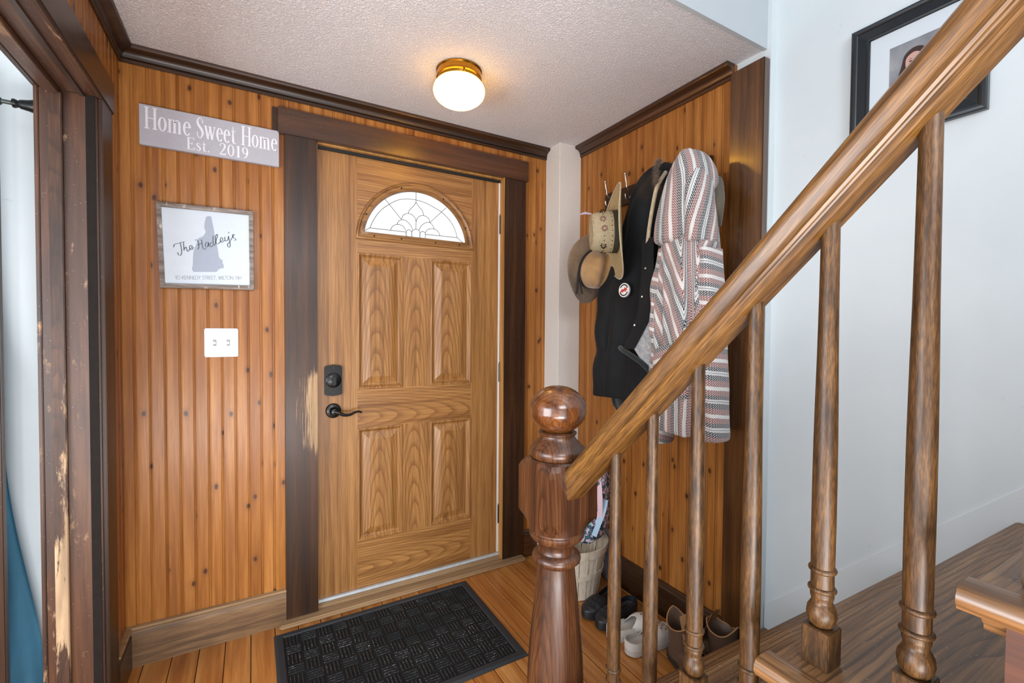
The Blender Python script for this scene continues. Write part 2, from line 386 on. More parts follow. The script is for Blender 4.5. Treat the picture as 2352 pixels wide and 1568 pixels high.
# ------------------------------------------------------------------ walls
wb = struct(mk('wall_back', *merge(boxm((-3.0, -0.012), (0.012, 0.16), (0, 2.6)), boxm((0.95, 1.56), (0.012, 0.16), (0, 2.6)), boxm((-0.012, 0.95), (0.012, 0.16), (2.112, 2.6))), white_wall))
BW = 0.0462
def bead_profile(w, t=0.012):
    return [(0, -t), (w, -t), (w, -0.0034), (w-0.0012, -0.0034), (w-0.0022, -0.0012), (w-0.0042, -0.0002), (w-0.0062, -0.0012), (w-0.0072, -0.0034), (w-0.0086, -0.0034), (w-0.0098, 0), (0.0022, 0), (0.0010, -0.0034), (0, -0.0034)]
def beadboards(parent, p0, U, Nn, length, z0, z1, holes=None, reverse=False):
    """tongue-and-groove boards along U from p0, face normal Nn; holes(u0,u1) -> list of (z0,z1)"""
    p0, U, Nn = Vector(p0), Vector(U), Vector(Nn); u = 0
    while u < length-0.004:
        w = min(BW, length-u)
        segs = holes(u+w/2) if holes else [(z0, z1)]
        for a, b in segs:
            pr = bead_profile(w) if w > 0.02 else [(0, -0.012), (w, -0.012), (w, 0), (0, 0)]
            q = p0+U*u
            V, F = extrude(pr, (q.x, q.y, a), (q.x, q.y, b), U, Nn)
            mk('board', V, F, pine, parent)
        u += w
def back_holes(u):
    x = -0.666+u
    if -0.16 < x < 1.09: return [(2.18, 2.30)]
    if x <= -0.127: return [(0.10, 2.30)]
    return [(0.10, 2.30)]
beadboards(wb, (-0.674, 0, 0), (1, 0, 0), (0, -1, 0), 0.674-0.110, 0.1, 2.30, lambda u: [(0.10, 2.30)])
beadboards(wb, (-0.110, 0, 0), (1, 0, 0), (0, -1, 0), 1.165, 0.1, 2.30, lambda u: [(2.18, 2.30)])
beadboards(wb, (1.055, 0, 0), (1, 0, 0), (0, -1, 0), 0.168, 0.1, 2.30, lambda u: [(0.10, 2.30)])

# coat wall on the right
wr = struct(box('wall_right', (1.372, 1.50), (-1.20, 0.012), (0, 2.6), white_wall))
beadboards(wr, (1.36, -0.10, 0), (0, -1, 0), (-1, 0, 0), 0.97, 0.1, 2.30)
# boxed-in pipe chase in the corner
struct(box('wall_corner', (1.212, 1.36), (-0.135, 0.0), (0.0, CEIL+0.01), chase_m, bev=0.003))
# left wall with the wide cased opening
wl = struct(mk('wall_left', *merge(boxm((-0.79, -0.678), (-0.30, 0.012), (0, 2.6)), boxm((-0.79, -0.678), (-2.6, -0.30), (2.0, 2.6)), boxm((-0.79, -0.678), (-3.0, -2.6), (0, 2.6))), white_wall))
beadboards(wl, (-0.666, -3.0, 0), (0, 1, 0), (1, 0, 0), 3.0, 0.1, 2.30, lambda u: [(0.10, 2.30)] if u > 2.78 else ([(2.02, 2.30)] if u > 0.35 else [(0.1, 2.3)]))

# white stair wall and the wall over the stairwell edge
XS = 1.405
ws = struct(box('wall_stair', (XS, XS+0.12), (-3.7, -1.20), (0, 4.6), white_wall))
skv = [Vector((XS-0.006, -1.202, 0)), Vector((XS-0.006, -1.202, 0.25)), Vector((XS-0.006, -3.6, 2.65)), Vector((XS-0.006, -3.6, 2.40))]
V, F = solid([Vector((XS-0.007, y, z)) for y, z in ((-1.202, 0.0), (-1.202, 0.265), (-2.05, 1.105), (-3.6, 2.64), (-3.6, 1.5))], [[0, 1, 2, 3, 4]], (0.0065, 0, 0))
struct(mk('baseboard_stair', V, F, white_wall))
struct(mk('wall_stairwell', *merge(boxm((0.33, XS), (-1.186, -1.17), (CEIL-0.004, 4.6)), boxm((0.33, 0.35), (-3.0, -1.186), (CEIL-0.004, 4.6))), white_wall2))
struct(mk('ceiling', *merge(boxm((-0.70, XS), (-1.17, 0.05), (CEIL, CEIL+0.08)), boxm((-0.70, 0.33), (-3.0, -1.17), (CEIL, CEIL+0.08))), ceil_m))
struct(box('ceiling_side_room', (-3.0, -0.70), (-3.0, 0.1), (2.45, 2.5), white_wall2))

# crown moulding: cove with a bead under it
def crown_profile():
    P = [(0, 0), (0.006, 0), (0.010, 0.004), (0.010, 0.010), (0.006, 0.014), (0.012, 0.016)]
    for i in range(7):
        a = math.pi/2*i/6; P.append((0.012+0.026*(1-math.cos(a)), 0.016+0.024*math.sin(a)))
    P += [(0.042, 0.042), (0.044, 0.048), (0.044, 0.056), (0, 0.056)]
    return P
cz = 2.249
crown_d = wood('crown_dark', '1c100a', '34200f', '4a2c18', 0, 30, 1.2, 0.42, 0.15, 0.2, fine=0.2, patch=0.3)
crown_p = wood('crown_brown', '2c180c', '4b2c16', '6a4222', 1, 30, 1.2, 0.36, 0.25, 0.15, fine=0.2, patch=0.3)
struct(mk('trim_1', *extrude(crown_profile(), (-0.665, 0, cz), (1.213, 0, cz), (0, -1, 0), (0, 0, 1)), crown_d, smooth=True, auto=35))
struct(mk('trim_2', *extrude(crown_profile(), (-0.666, -3.0, cz), (-0.666, -0.001, cz), (1, 0, 0), (0, 0, 1)), crown_d, smooth=True, auto=35))
struct(mk('trim_3', *extrude(crown_profile(), (1.36, -0.134, cz), (1.36, -1.066, cz), (-1, 0, 0), (0, 0, 1)), crown_p, smooth=True, auto=35))

# door casing
struct(box('trim_4', (-0.127, 0.0), (-0.022, 0.0), (0.021, 2.099), dark_scratched, bev=0.003))
struct(box('trim_5', (0.935, 1.069), (-0.022, 0.0), (0.021, 2.099), dark, bev=0.003))
struct(box('trim_6', (-0.152, 1.081), (-0.028, 0.0), (2.099, 2.207), dark_x, bev=0.003))
struct(box('trim_7', (-0.172, -0.153), (-0.012, 0.0), (2.085, 2.207), dark, bev=0.002))
# jambs and stops
struct(mk('trim_8', *merge(boxm((-0.012, 0.004), (0.0, 0.14), (0.04, 2.104)), boxm((0.930, 0.95), (-0.018, 0.14), (0.024, 2.104))), golden))
struct(mk('trim_9', *merge(boxm((-0.012, 0.95), (0.0, 0.018), (2.093, 2.112)), boxm((-0.012, 0.95), (0.018, 0.14), (2.098, 2.112))), golden))
struct(box('trim_10', (0.004, 0.93), (0.019, 0.029), (2.080, 2.098), black_rubber))
# threshold: upper sill and the rounded front board
th = struct(mk('trim_11', *merge(boxm((-0.012, 0.95), (0.0, 0.14), (0.0, 0.036), 0.004), boxm((-0.156, 1.065), (-0.058, 0.0), (0.0005, 0.020), 0.006)), pale_edge, smooth=True, auto=40))
box('metal_strip', (0.004, 0.93), (0.012, 0.03), (0.036, 0.0475), alu, th, 0.002)

# baseboards
def base_profile(h=0.142, t=0.02):
    return [(0, 0), (t, 0), (t, h-0.022), (t-0.004, h-0.016), (t-0.006, h-0.006), (t-0.012, h), (0, h)]
bb = struct(mk('baseboard_back', *extrude(base_profile(), (-0.665, 0, 0), (-0.1275, 0, 0), (0, -1, 0), (0, 0, 1)), grey_base))
lab(mk('cap_moulding', *extrude([(0, 0.1425), (0.0205, 0.1425), (0.0215, 0.1475), (0.018, 0.151), (0, 0.152)], (-0.665, 0, 0), (-0.1275, 0, 0), (0, -1, 0), (0, 0, 1)), pale_edge, bb), 'paler worn top moulding')
b2 = struct(mk('baseboard_left', *extrude(base_profile(), (-0.666, -0.187, 0), (-0.666, -0.0205, 0), (1, 0, 0), (0, 0, 1)), dark_y))
mk('cap_moulding', *extrude([(0, 0.1425), (0.0205, 0.1425), (0.0215, 0.1475), (0.018, 0.151), (0, 0.152)], (-0.666, -0.187, 0), (-0.666, -0.0205, 0), (1, 0, 0), (0, 0, 1)), pale_edge, b2)
struct(mk('baseboard_right', *extrude(base_profile(0.150), (1.36, -0.136, 0), (1.36, -1.064, 0), (-1, 0, 0), (0, 0, 1)), dark_y))
struct(mk('baseboard_corner', *extrude(base_profile(0.148), (1.07, 0, 0), (1.211, 0, 0), (0, -1, 0), (0, 0, 1)), dark_x))
# wide board that ends the coat wall
struct(box('trim_12', (1.338, 1.372), (-1.198, -1.065), (0.0, 2.262), post_m, bev=0.003))

# cased opening on the left
struct(box('trim_13', (-0.666, -0.650), (-0.300, -0.188), (0.0, 2.005), dark, bev=0.002))        # side casing
struct(box('trim_14', (-0.666, -0.646), (-2.70, -0.168), (1.990, 2.095), dark_y, bev=0.003))      # head casing
jb = struct(box('trim_15', (-0.79, -0.660), (-0.312, -0.301), (0.0, 1.985), worn, bev=0.002))     # side jamb
lab(box('stop_strip', (-0.768, -0.737), (-0.326, -0.312), (0.0, 1.975), worn_strip, jb, 0.002), 'stop strip rubbed to bare wood')
box('jamb_edge', (-0.686, -0.664), (-0.316, -0.3125), (0.0, 1.985), plain('dark_jamb_edge', '1a1411', 0.8, spec=0.2, nscale=40, namp=0.4), jb)
hj = struct(box('trim_16', (-0.79, -0.650), (-2.60, -0.301), (1.985, 2.0), worn_y, bev=0.002))    # head jamb
box('stop_strip', (-0.772, -0.740), (-2.60, -0.331), (1.968, 1.985), worn_y, hj, 0.002)
box('edge_strip', (-0.700, -0.688), (-2.60, -0.313), (1.979, 1.985), dark_y, hj)
struct(box('trim_17', (-0.801, -0.791), (-0.314, -0.290), (0.0, 2.02), worn, bev=0.002))         # far side casing
struct(box('trim_18', (-0.806, -0.791), (-2.60, -0.290), (1.985, 2.085), worn_y, bev=0.002))
# ------------------------------------------------------------------ front door
door = bpy.data.objects.new('door_1', None); COL.objects.link(door); door.location = (0.47, 0.05, 0.045); WL['door_1'] = Vector((0.47, 0.05, 0.045)); struct(door)
YF, YB = 0.030, 0.072
def slab_piece(name, x, z, mat): return box(name, x, (YF, YB), z, mat, door)
DX0, DX1, DZ0, DZ1 = 0.0085, 0.9215, 0.048, 2.0905
slab_piece('stile', (DX0, 0.1785), (DZ0, DZ1), oak_v); slab_piece('stile', (0.7635, DX1), (DZ0, DZ1), oak_v)
slab_piece('bottom_rail', (0.1785, 0.7635), (DZ0, 0.273), oak_h)
slab_piece('middle_rail', (0.1785, 0.7635), (0.812, 0.996), oak_h)
slab_piece('mullion', (0.3955, 0.5360), (0.273, 0.812), oak_p); slab_piece('mullion', (0.3955, 0.5360), (0.996, 1.637), oak_p)
LCX, LZ, LR = 0.4705, 1.700, 0.300
def half_ring(i, y, na=40, nb=14):
    R = LR-i; a0 = math.asin(min(1, i/R)) if i > 0 else 0
    P = [Vector((LCX+R*math.cos(a0+(math.pi-2*a0)*k/na), y, LZ+R*math.sin(a0+(math.pi-2*a0)*k/na))) for k in range(na+1)]
    a, b = P[-1], P[0]
    P += [a+(b-a)*(k/nb) for k in range(1, nb)]
    return P
hole = [(p.x, p.z) for p in half_ring(0.014, 0)]
V, F = poly_prism([(0.1785, 1.637), (0.7635, 1.637), (0.7635, DZ1), (0.1785, DZ1)], [hole], lambda a, b: (a, YF, b), (0, YB-YF, 0))
mk('top_rail', V, F, oak_h, door)
def panel(x0, x1, z0, z1):
    rings = [(0, YF+0.002), (0.0005, YF-0.003), (0.003, YF-0.0045), (0.008, YF-0.0045), (0.011, YF-0.001), (0.018, YF+0.0075), (0.021, YF+0.009), (0.026, YF+0.009), (0.029, YF+0.008), (0.056, YF-0.0005), (0.058, YF-0.001)]
    V, F = [], []
    for i, y in rings:
        V += [(x0+i, y, z0+i), (x1-i, y, z0+i), (x1-i, y, z1-i), (x0+i, y, z1-i)]
    for r in range(len(rings)-1):
        for k in range(4): F.append([r*4+k, r*4+(k+1) % 4, r*4+4+(k+1) % 4, r*4+4+k])
    q = (len(rings)-1)*4; F.append([q, q+1, q+2, q+3])
    b = len(V); V += [(x0, YB, z0), (x1, YB, z0), (x1, YB, z1), (x0, YB, z1)]
    for k in range(4): F.append([k, (k+1) % 4, b+(k+1) % 4, b+k])
    F.append([b, b+1, b+2, b+3])
    mk('panel', V, F, oak_p, door)
for z0, z1 in ((0.273, 0.812), (0.996, 1.637)):
    panel(0.1785, 0.3955, z0, z1); panel(0.5360, 0.7635, z0, z1)
prof = [(0, YF), (0.001, YF-0.010), (0.004, YF-0.013), (0.009, YF-0.013), (0.012, YF-0.009), (0.016, YF-0.007), (0.027, YF-0.007), (0.030, YF-0.010), (0.034, YF-0.010), (0.037, YF-0.006), (0.040, YF+0.006)]
V, F = [], []; m = len(half_ring(0, 0))
for i, y in prof: V += half_ring(i, y)
for r in range(len(prof)-1):
    for k in range(m): F.append([r*m+k, r*m+(k+1) % m, (r+1)*m+(k+1) % m, (r+1)*m+k])
lf = mk('lite_frame', V, F, oak_frame, door, smooth=True, auto=50)
for a in (24, 62, 108, 155):
    c = (LCX+(LR-0.0215)*math.cos(math.radians(a)), YF-0.0075, LZ+(LR-0.0215)*math.sin(math.radians(a)))
    mk('screw', *lathe([(0.0001, YF-0.0085), (0.0035, YF-0.0082), (0.0042, YF-0.006)], (c[0], 0, c[2]), 10, 'y'), screw_m, lf)
for x in (0.255, 0.385, 0.56, 0.69):
    mk('screw', *lathe([(0.0001, YF-0.0085), (0.0035, YF-0.0082), (0.0042, YF-0.006)], (x, 0, LZ+0.0205), 10, 'y'), screw_m, lf)
n = N('obscure_glass'); n.col(lin('fbf3ee')); n.p(Roughness=0.28); n.b.inputs['Transmission Weight'].default_value = 1.0; n.b.inputs['IOR'].default_value = 1.12
n.bump(n.noise(n.coord(0), 60, 2), 0.15, 0.004); glass_m = n.m
n = N('bevelled_glass'); n.col(lin('e6ebe8')); n.p(Roughness=0.03); n.b.inputs['Transmission Weight'].default_value = 1.0; n.b.inputs['IOR'].default_value = 1.45; bevel_m = n.m
gp = half_ring(0.037, 0)
V, F = poly_prism([(p.x, p.z) for p in gp], [], lambda a, b: (a, 0.038, b), (0, 0.004, 0))
pane = mk('glass_pane', V, F, glass_m, door)
came_m = plain('lead_came', '3c403e', 0.4, 0.5)
fan = {'arc': [(0.2373, 1.7588), (0.2573, 1.8034), (0.2884, 1.8484), (0.3279, 1.8824), (0.3714, 1.9096), (0.4175, 1.9219), (0.4645, 1.9235), (0.5125, 1.9157), (0.5545, 1.9002), (0.5974, 1.881), (0.6374, 1.849), (0.6671, 1.8083), (0.6841, 1.7604)],
 'base': [(0.2083, 1.7399), (0.2373, 1.7588)], 'base1': [(0.2373, 1.7588), (0.3345, 1.7592), (0.4128, 1.7593)], 'base2': [(0.5102, 1.7591), (0.5889, 1.7602), (0.6841, 1.7604)], 'base3': [(0.6841, 1.7604), (0.7143, 1.7389)],
 'top': [(0.462, 1.963), (0.4618, 1.9116)], 'dl': [(0.3041, 1.9105), (0.3879, 1.8186)], 'dr': [(0.6226, 1.9081), (0.5337, 1.8207)],
 'fl': [(0.4618, 1.9116), (0.4476, 1.89), (0.4276, 1.8676), (0.4236, 1.8525)], 'fr': [(0.4618, 1.9116), (0.4782, 1.891), (0.4954, 1.8737), (0.5006, 1.8529)],
 'p1': [(0.3896, 1.8189), (0.3977, 1.8393), (0.4176, 1.851), (0.441, 1.8483), (0.4579, 1.8325), (0.462, 1.8167)], 'p2': [(0.462, 1.8167), (0.4715, 1.8376), (0.4885, 1.8497), (0.5092, 1.8508), (0.5284, 1.8384), (0.533, 1.8206)],
 'stem': [(0.462, 1.8167), (0.4614, 1.7789)], 'p3': [(0.3667, 1.7919), (0.3781, 1.811), (0.3978, 1.8177), (0.4177, 1.8111), (0.4378, 1.7908), (0.4445, 1.7737)],
 'p4': [(0.4768, 1.7725), (0.4853, 1.7933), (0.5059, 1.8139), (0.5337, 1.8207), (0.5513, 1.8045), (0.5567, 1.7918)], 'p5': [(0.3345, 1.7592), (0.3457, 1.7797), (0.3683, 1.7914), (0.3945, 1.7872), (0.4111, 1.7665)],
 'p6': [(0.5102, 1.7664), (0.5233, 1.7845), (0.5514, 1.7918), (0.5763, 1.7823), (0.5889, 1.7602)],
 'b1': [(0.4128, 1.736), (0.4128, 1.7618), (0.4261, 1.7725), (0.4412, 1.7635)], 'b2': [(0.4406, 1.736), (0.4412, 1.7651), (0.4607, 1.7788), (0.4806, 1.7696), (0.4813, 1.736)], 'b3': [(0.4826, 1.7633), (0.4956, 1.772), (0.5099, 1.7647), (0.5103, 1.736)]}
for k, pts in fan.items():
    P = [(x, 0.0368, z) for x, z in pts]
    P = cat_rom(P, 5) if len(P) > 2 and not k.startswith('base') else P
    mk('came', *tube(P, 0.0015, 6), came_m, pane)
for a, b, t in ((0.4128, 0.4406, 1.768), (0.4406, 0.4813, 1.775), (0.4813, 0.5103, 1.768)):
    c = (a+b)/2; w = (b-a)/2-0.0015
    out = [(c-w, 1.738), (c+w, 1.738), (c+w, t-0.008), (c+w*0.5, t-0.001), (c, t), (c-w*0.5, t-0.001), (c-w, t-0.008)]
    V, F = poly_prism(out, [], lambda p, q: (p, 0.0345, q), (0, 0.003, 0)); mk('bevel_glass', V, F, bevel_m, pane)
# weatherstrip and hinges on the right edge
box('weatherstrip', (0.9225, 0.9310), (0.024, 0.045), (0.05, 2.08), white_metal, door)
for hz in (1.855, 1.047, 0.262):
    h = mk('hinge', *merge(lathe([(0.006, hz-0.05), (0.007, hz-0.049), (0.007, hz+0.049), (0.006, hz+0.05)], (0.9318, 0.020, 0), 12), lathe([(0.004, hz+0.05), (0.005, hz+0.056), (0.001, hz+0.060)], (0.9318, 0.020, 0), 12), boxm((0.9318, 0.9335), (0.018, 0.03), (hz-0.05, hz+0.05))), steel_dark, door, smooth=True, auto=40)
# deadbolt
db = mk('deadbolt', *poly_prism([(0.033, 0.985), (0.038, 0.979), (0.070, 0.974), (0.103, 0.979), (0.108, 0.985), (0.108, 1.104), (0.103, 1.110), (0.070, 1.116), (0.038, 1.110), (0.033, 1.104)], [], lambda a, b: (a, YF, b), (0, -0.016, 0)), black_metal, door)
mk('collar', *lathe([(0.034, YF-0.0155), (0.033, YF-0.021), (0.026, YF-0.025), (0.0001, YF-0.026)], (0.0705, 0, 1.046), 28, 'y'), black_metal, db, smooth=True, auto=40)
mk('thumb_turn', *merge(lathe([(0.011, YF-0.025), (0.010, YF-0.034), (0.0001, YF-0.035)], (0.0705, 0, 1.046), 18, 'y'), boxm((0.0625, 0.0785), (YF-0.05, YF-0.032), (1.022, 1.070), 0.006)), black_metal, db, smooth=True, auto=40)
for z in (0.990, 1.102):
    mk('screw', *lathe([(0.003, YF-0.0155), (0.0025, YF-0.017), (0.0001, YF-0.0175)], (0.0705, 0, z), 10, 'y'), steel_dark, db)
# lever handle
lv = mk('lever_rose', *lathe([(0.0335, YF), (0.0335, YF-0.006), (0.030, YF-0.011), (0.018, YF-0.014), (0.0145, YF-0.02), (0.0135, YF-0.045), (0.0001, YF-0.048)], (0.0715, 0, 0.905), 30, 'y'), black_metal, door, smooth=True, auto=40)
P = cat_rom([(0.0715, YF-0.042, 0.905), (0.090, YF-0.045, 0.899), (0.112, YF-0.046, 0.889), (0.138, YF-0.046, 0.889), (0.160, YF-0.045, 0.898), (0.178, YF-0.044, 0.899), (0.190, YF-0.043, 0.893)], 6)
mk('lever', *tube(P, [0.0095-0.0060*i/(len(P)-1) for i in range(len(P))], 10), black_metal, lv, smooth=True)

# ------------------------------------------------------------------ light switch
sw = empty('light_switch', (-0.3565, -0.001, 1.2205), 'white double toggle light switch plate on the pine wall left of the door', 'light switch')
mk('plate', *boxm((-0.414, -0.299), (-0.0075, 0.0), (1.163, 1.278), 0.003), white_plastic, sw, smooth=True, auto=40)
for x in (-0.3795, -0.3335):
    box('slot', (x-0.0055, x+0.0055), (-0.0085, -0.007), (1.208, 1.233), plain('switch_slot', '8f8f92', 0.5), sw)
    V, F = extrude([(-0.007, -0.006), (-0.007, 0.006), (-0.019, 0.002), (-0.019, -0.007)], (x-0.004, 0, 1.222), (x+0.004, 0, 1.222), (0, 1, 0), (0, 0, 1)); mk('toggle', V, F, white_plastic, sw)
    for z in (1.190, 1.251):
        mk('screw', *lathe([(0.003, -0.0076), (0.0025, -0.0085), (0.0001, -0.0088)], (x, 0, z), 10, 'y'), white_metal, sw)

# ------------------------------------------------------------------ flush ceiling lamp
LX, LY = 0.469, -0.484
lamp = empty('ceiling_lamp', (LX, LY, CEIL), 'brass flush ceiling lamp with a glowing frosted glass bowl', 'ceiling lamp')
mk('base', *lathe([(0.088, CEIL), (0.0905, CEIL-0.002), (0.0905, CEIL-0.006), (0.087, CEIL-0.010), (0.087, CEIL-0.026), (0.0895, CEIL-0.029), (0.0895, CEIL-0.033), (0.085, CEIL-0.036), (0.083, CEIL-0.046), (0.078, CEIL-0.048)], (LX, LY, 0), 48), brass, lamp, smooth=True, auto=30)
for a in (20, 140, 260):
    c = (LX+0.0885*math.cos(math.radians(a)), LY+0.0885*math.sin(math.radians(a)))
    mk('clip_screw', *lathe([(0.0001, CEIL-0.050), (0.0045, CEIL-0.048), (0.0045, CEIL-0.040), (0.0001, CEIL-0.038)], (c[0], c[1], 0), 12), brass, lamp)
n = N('opal_glass_lit'); n.t.nodes.remove(n.b)
tr = n.new('ShaderNodeBsdfTranslucent'); tr.inputs[0].default_value = (1.0, 0.72, 0.24, 1)
df = n.new('ShaderNodeBsdfDiffuse'); df.inputs[0].default_value = (0.95, 0.90, 0.80, 1)
em = n.new('ShaderNodeEmission'); em.inputs[0].default_value = (1.0, 0.62, 0.13, 1); em.inputs[1].default_value = 0.9
m1 = n.new('ShaderNodeMixShader'); m1.inputs[0].default_value = 0.25; n.t.links.new(tr.outputs[0], m1.inputs[1]); n.t.links.new(df.outputs[0], m1.inputs[2])
ad = n.new('ShaderNodeAddShader'); n.t.links.new(m1.outputs[0], ad.inputs[0]); n.t.links.new(em.outputs[0], ad.inputs[1]); n.t.links.new(ad.outputs[0], n.out.inputs[0]); opal = n.m
BT = CEIL-0.046
bp = [(0.078, BT)]
for k in range(15):
    a = math.radians(-35+125*k/14); bp.append((max(0.0001, 0.102*math.cos(a)), BT-0.034-0.060*math.sin(a)))
mk('glass_bowl', *lathe(bp, (LX, LY, 0), 48), opal, lamp, smooth=True)
n = N('lamp_bulb_lit'); n.t.nodes.remove(n.b); em = n.new('ShaderNodeEmission'); em.inputs[0].default_value = (1.0, 0.66, 0.27, 1); em.inputs[1].default_value = 270.0; n.t.links.new(em.outputs[0], n.out.inputs[0])
mk('bulb', *lathe([(0.0001, BT-0.052)]+[(0.024*math.sin(math.radians(a)), BT-0.028-0.024*math.cos(math.radians(a))) for a in range(20, 161, 20)]+[(0.008, BT-0.004), (0.008, BT+0.01)], (LX+0.034, LY+0.004, 0), 20), n.m, lamp, smooth=True)

# ------------------------------------------------------------------ lettering by strokes
def ribbon(pts, ws, plane, smooth_n=6):
    """flat stroke with a width at each point"""
    P3 = [(p[0], p[1], w) for p, w in zip(pts, ws)]
    P = cat_rom(P3, smooth_n) if len(P3) > 2 else [Vector(p) for p in P3]
    V, F = [], []
    for i, p in enumerate(P):
        a, b = P[max(i-1, 0)], P[min(i+1, len(P)-1)]
        t = Vector((b.x-a.x, b.y-a.y)); t = t.normalized() if t.length > 1e-9 else Vector((1, 0)); nn = Vector((-t.y, t.x))
        for s in (-0.5, 0.5): V.append(plane(p.x+nn.x*p.z*s, p.y+nn.y*p.z*s))
    for i in range(len(P)-1): F.append([2*i, 2*i+1, 2*i+3, 2*i+2])
    return V, F
TH, HR = 0.13, 0.05
def oval(cx, cy, rx, ry, th=TH*0.9, hr=HR, a0=0, a1=360, n=24):
    pts, ws = [], []
    for k in range(n+1):
        a = math.radians(a0+(a1-a0)*k/n); pts.append((cx+rx*math.cos(a), cy+ry*math.sin(a))); ws.append(hr+(th-hr)*abs(math.cos(a))**1.3)
    return (pts, ws)
def st(x0, y0, x1, y1, w): return ([(x0, y0), (x1, y1)], [w, w])
def sf(x, y, w=0.30): return st(x-w/2, y, x+w/2, y, HR)
SERIF = {
 'H': (0.84, [st(.17, 0, .17, 1, TH), st(.67, 0, .67, 1, TH), st(.17, .5, .67, .5, HR)]+[sf(x, y) for x in (.17, .67) for y in (.025, .975)]),
 'o': (0.60, [oval(.29, .33, .20, .315)]),
 'm': (0.98, [st(.15, 0, .15, .62, TH*.9), sf(.13, .02, .26), ([(.04, .61), (.15, .63)], [HR, HR]), ([(.15, .50), (.25, .60), (.35, .62), (.44, .55), (.46, .40), (.46, .03)], [HR, HR, HR, TH*.8, TH*.9, TH*.9]), sf(.46, .02, .24), ([(.46, .50), (.56, .60), (.66, .62), (.75, .55), (.77, .40), (.77, .03)], [HR, HR, HR, TH*.8, TH*.9, TH*.9]), sf(.78, .02, .24)]),
 'e': (0.56, [oval(.28, .33, .19, .315, a0=8, a1=318), st(.12, .39, .46, .39, HR)]),
 'S': (0.62, [([(.50, .72), (.47, .88), (.30, .98), (.14, .86), (.15, .68), (.30, .53), (.44, .40), (.50, .22), (.34, .01), (.15, .08), (.09, .28)], [.05, .05, .05, .09, .13, .15, .15, .11, .05, .05, .05])]),
 'w': (0.90, [st(.10, .64, .28, .02, TH*.9), st(.28, .02, .44, .60, HR), st(.42, .64, .60, .02, TH*.9), st(.60, .02, .78, .64, HR), sf(.10, .63, .22), sf(.42, .63, .2), sf(.78, .63, .2)]),
 't': (0.46, [([(.20, .86), (.20, .3), (.21, .10), (.30, .02), (.40, .08)], [.03, TH*.9, TH*.9, .06, .03]), st(.06, .62, .38, .62, HR)]),
 'E': (0.74, [st(.18, 0, .18, 1, TH), st(.08, .975, .62, .975, HR), st(.18, .5, .48, .5, HR), st(.08, .025, .64, .025, HR), st(.61, .80, .61, .99, HR), st(.64, .01, .64, .22, HR), st(.47, .40, .47, .60, HR)]),
 's': (0.50, [([(.38, .48), (.36, .58), (.25, .63), (.13, .56), (.15, .43), (.27, .34), (.38, .22), (.34, .06), (.22, .01), (.11, .07), (.09, .20)], [.04, .04, .04, .08, .11, .12, .11, .08, .04, .04, .04])]),
 '.': (0.34, [oval(.12, .06, .03, .03, .07, .07)]),
 '2': (0.62, [([(.10, .72), (.14, .90), (.28, .98), (.44, .90), (.46, .70), (.34, .42), (.10, .06)], [.07, .06, .05, .11, .13, .09, .05]), st(.08, .045, .52, .045, .09), st(.51, .03, .53, .2, HR)]),
 '0': (0.66, [oval(.31, .49, .20, .48)]),
 '1': (0.46, [st(.23, 0, .23, .98, TH), sf(.23, .025, .3), st(.10, .88, .23, .97, HR)]),
 '9': (0.64, [oval(.30, .68, .18, .29), ([(.48, .70), (.47, .40), (.36, .12), (.14, .02)], [TH, TH, .08, .04])]),
 ' ': (0.36, [])}
SANS = {
 '1': (0.34, [[(.06, .82), (.18, 1), (.18, 0)]]), '0': (0.86, ['O']), 'O': (0.9, ['O']),
 'K': (0.62, [[(.08, 0), (.08, 1)], [(.52, 1), (.08, .42)], [(.22, .60), (.56, 0)]]), 'E': (0.56, [[(.48, 1), (.08, 1), (.08, 0), (.48, 0)], [(.08, .52), (.44, .52)]]),
 'N': (0.78, [[(.08, 0), (.08, 1), (.66, 0), (.66, 1)]]), 'D': (0.76, [[(.08, 0), (.08, 1), (.36, 1), (.56, .88), (.66, .68), (.68, .5), (.66, .32), (.56, .12), (.36, 0), (.08, 0)]]),
 'Y': (0.62, [[(.04, 1), (.30, .5), (.56, 1)], [(.30, .5), (.30, 0)]]), 'S': (0.52, [[(.44, .86), (.34, .98), (.18, .98), (.08, .84), (.12, .64), (.30, .52), (.42, .38), (.44, .18), (.34, .03), (.16, .01), (.05, .14)]]),
 'T': (0.58, [[(.02, 1), (.54, 1)], [(.28, 1), (.28, 0)]]), 'R': (0.60, [[(.08, 0), (.08, 1), (.32, 1), (.46, .92), (.50, .76), (.44, .60), (.32, .52), (.08, .52)], [(.28, .52), (.52, 0)]]),
 'W': (1.0, [[(.04, 1), (.26, 0), (.48, .95), (.70, 0), (.92, 1)]]), 'I': (0.24, [[(.1, 0), (.1, 1)]]), 'L': (0.50, [[(.08, 1), (.08, 0), (.44, 0)]]),
 'H': (0.74, [[(.08, 0), (.08, 1)], [(.64, 0), (.64, 1)], [(.08, .52), (.64, .52)]]), ',': (0.26, [[(.12, .08), (.06, -.14)]]), ' ': (0.36, [])}
def serif_text(s, x0, x1, z0, h, y):
    tot = sum(SERIF[c][0] for c in s); k = (x1-x0)/tot; V, F = [], []; x = x0
    for c in s:
        w, strokes = SERIF[c]
        for pts, ws in strokes:
            sx = k
            V2, F2 = ribbon([(x+p[0]*sx, z0+p[1]*h) for p in pts], [q*(sx*0.62+h*0.38) if abs(pts[0][0]-pts[-1][0]) > 1e-6 or len(pts) > 2 else q*sx*1.15 for q in ws], lambda a, b: (a, y, b), 4 if len(pts) < 20 else 1)
            lay = 0.00006*(len(F) % 7); V2 = [(q[0], q[1]-lay, q[2]) for q in V2]
            V, F = merge((V, F), (V2, F2))
        x += w*k
    return V, F
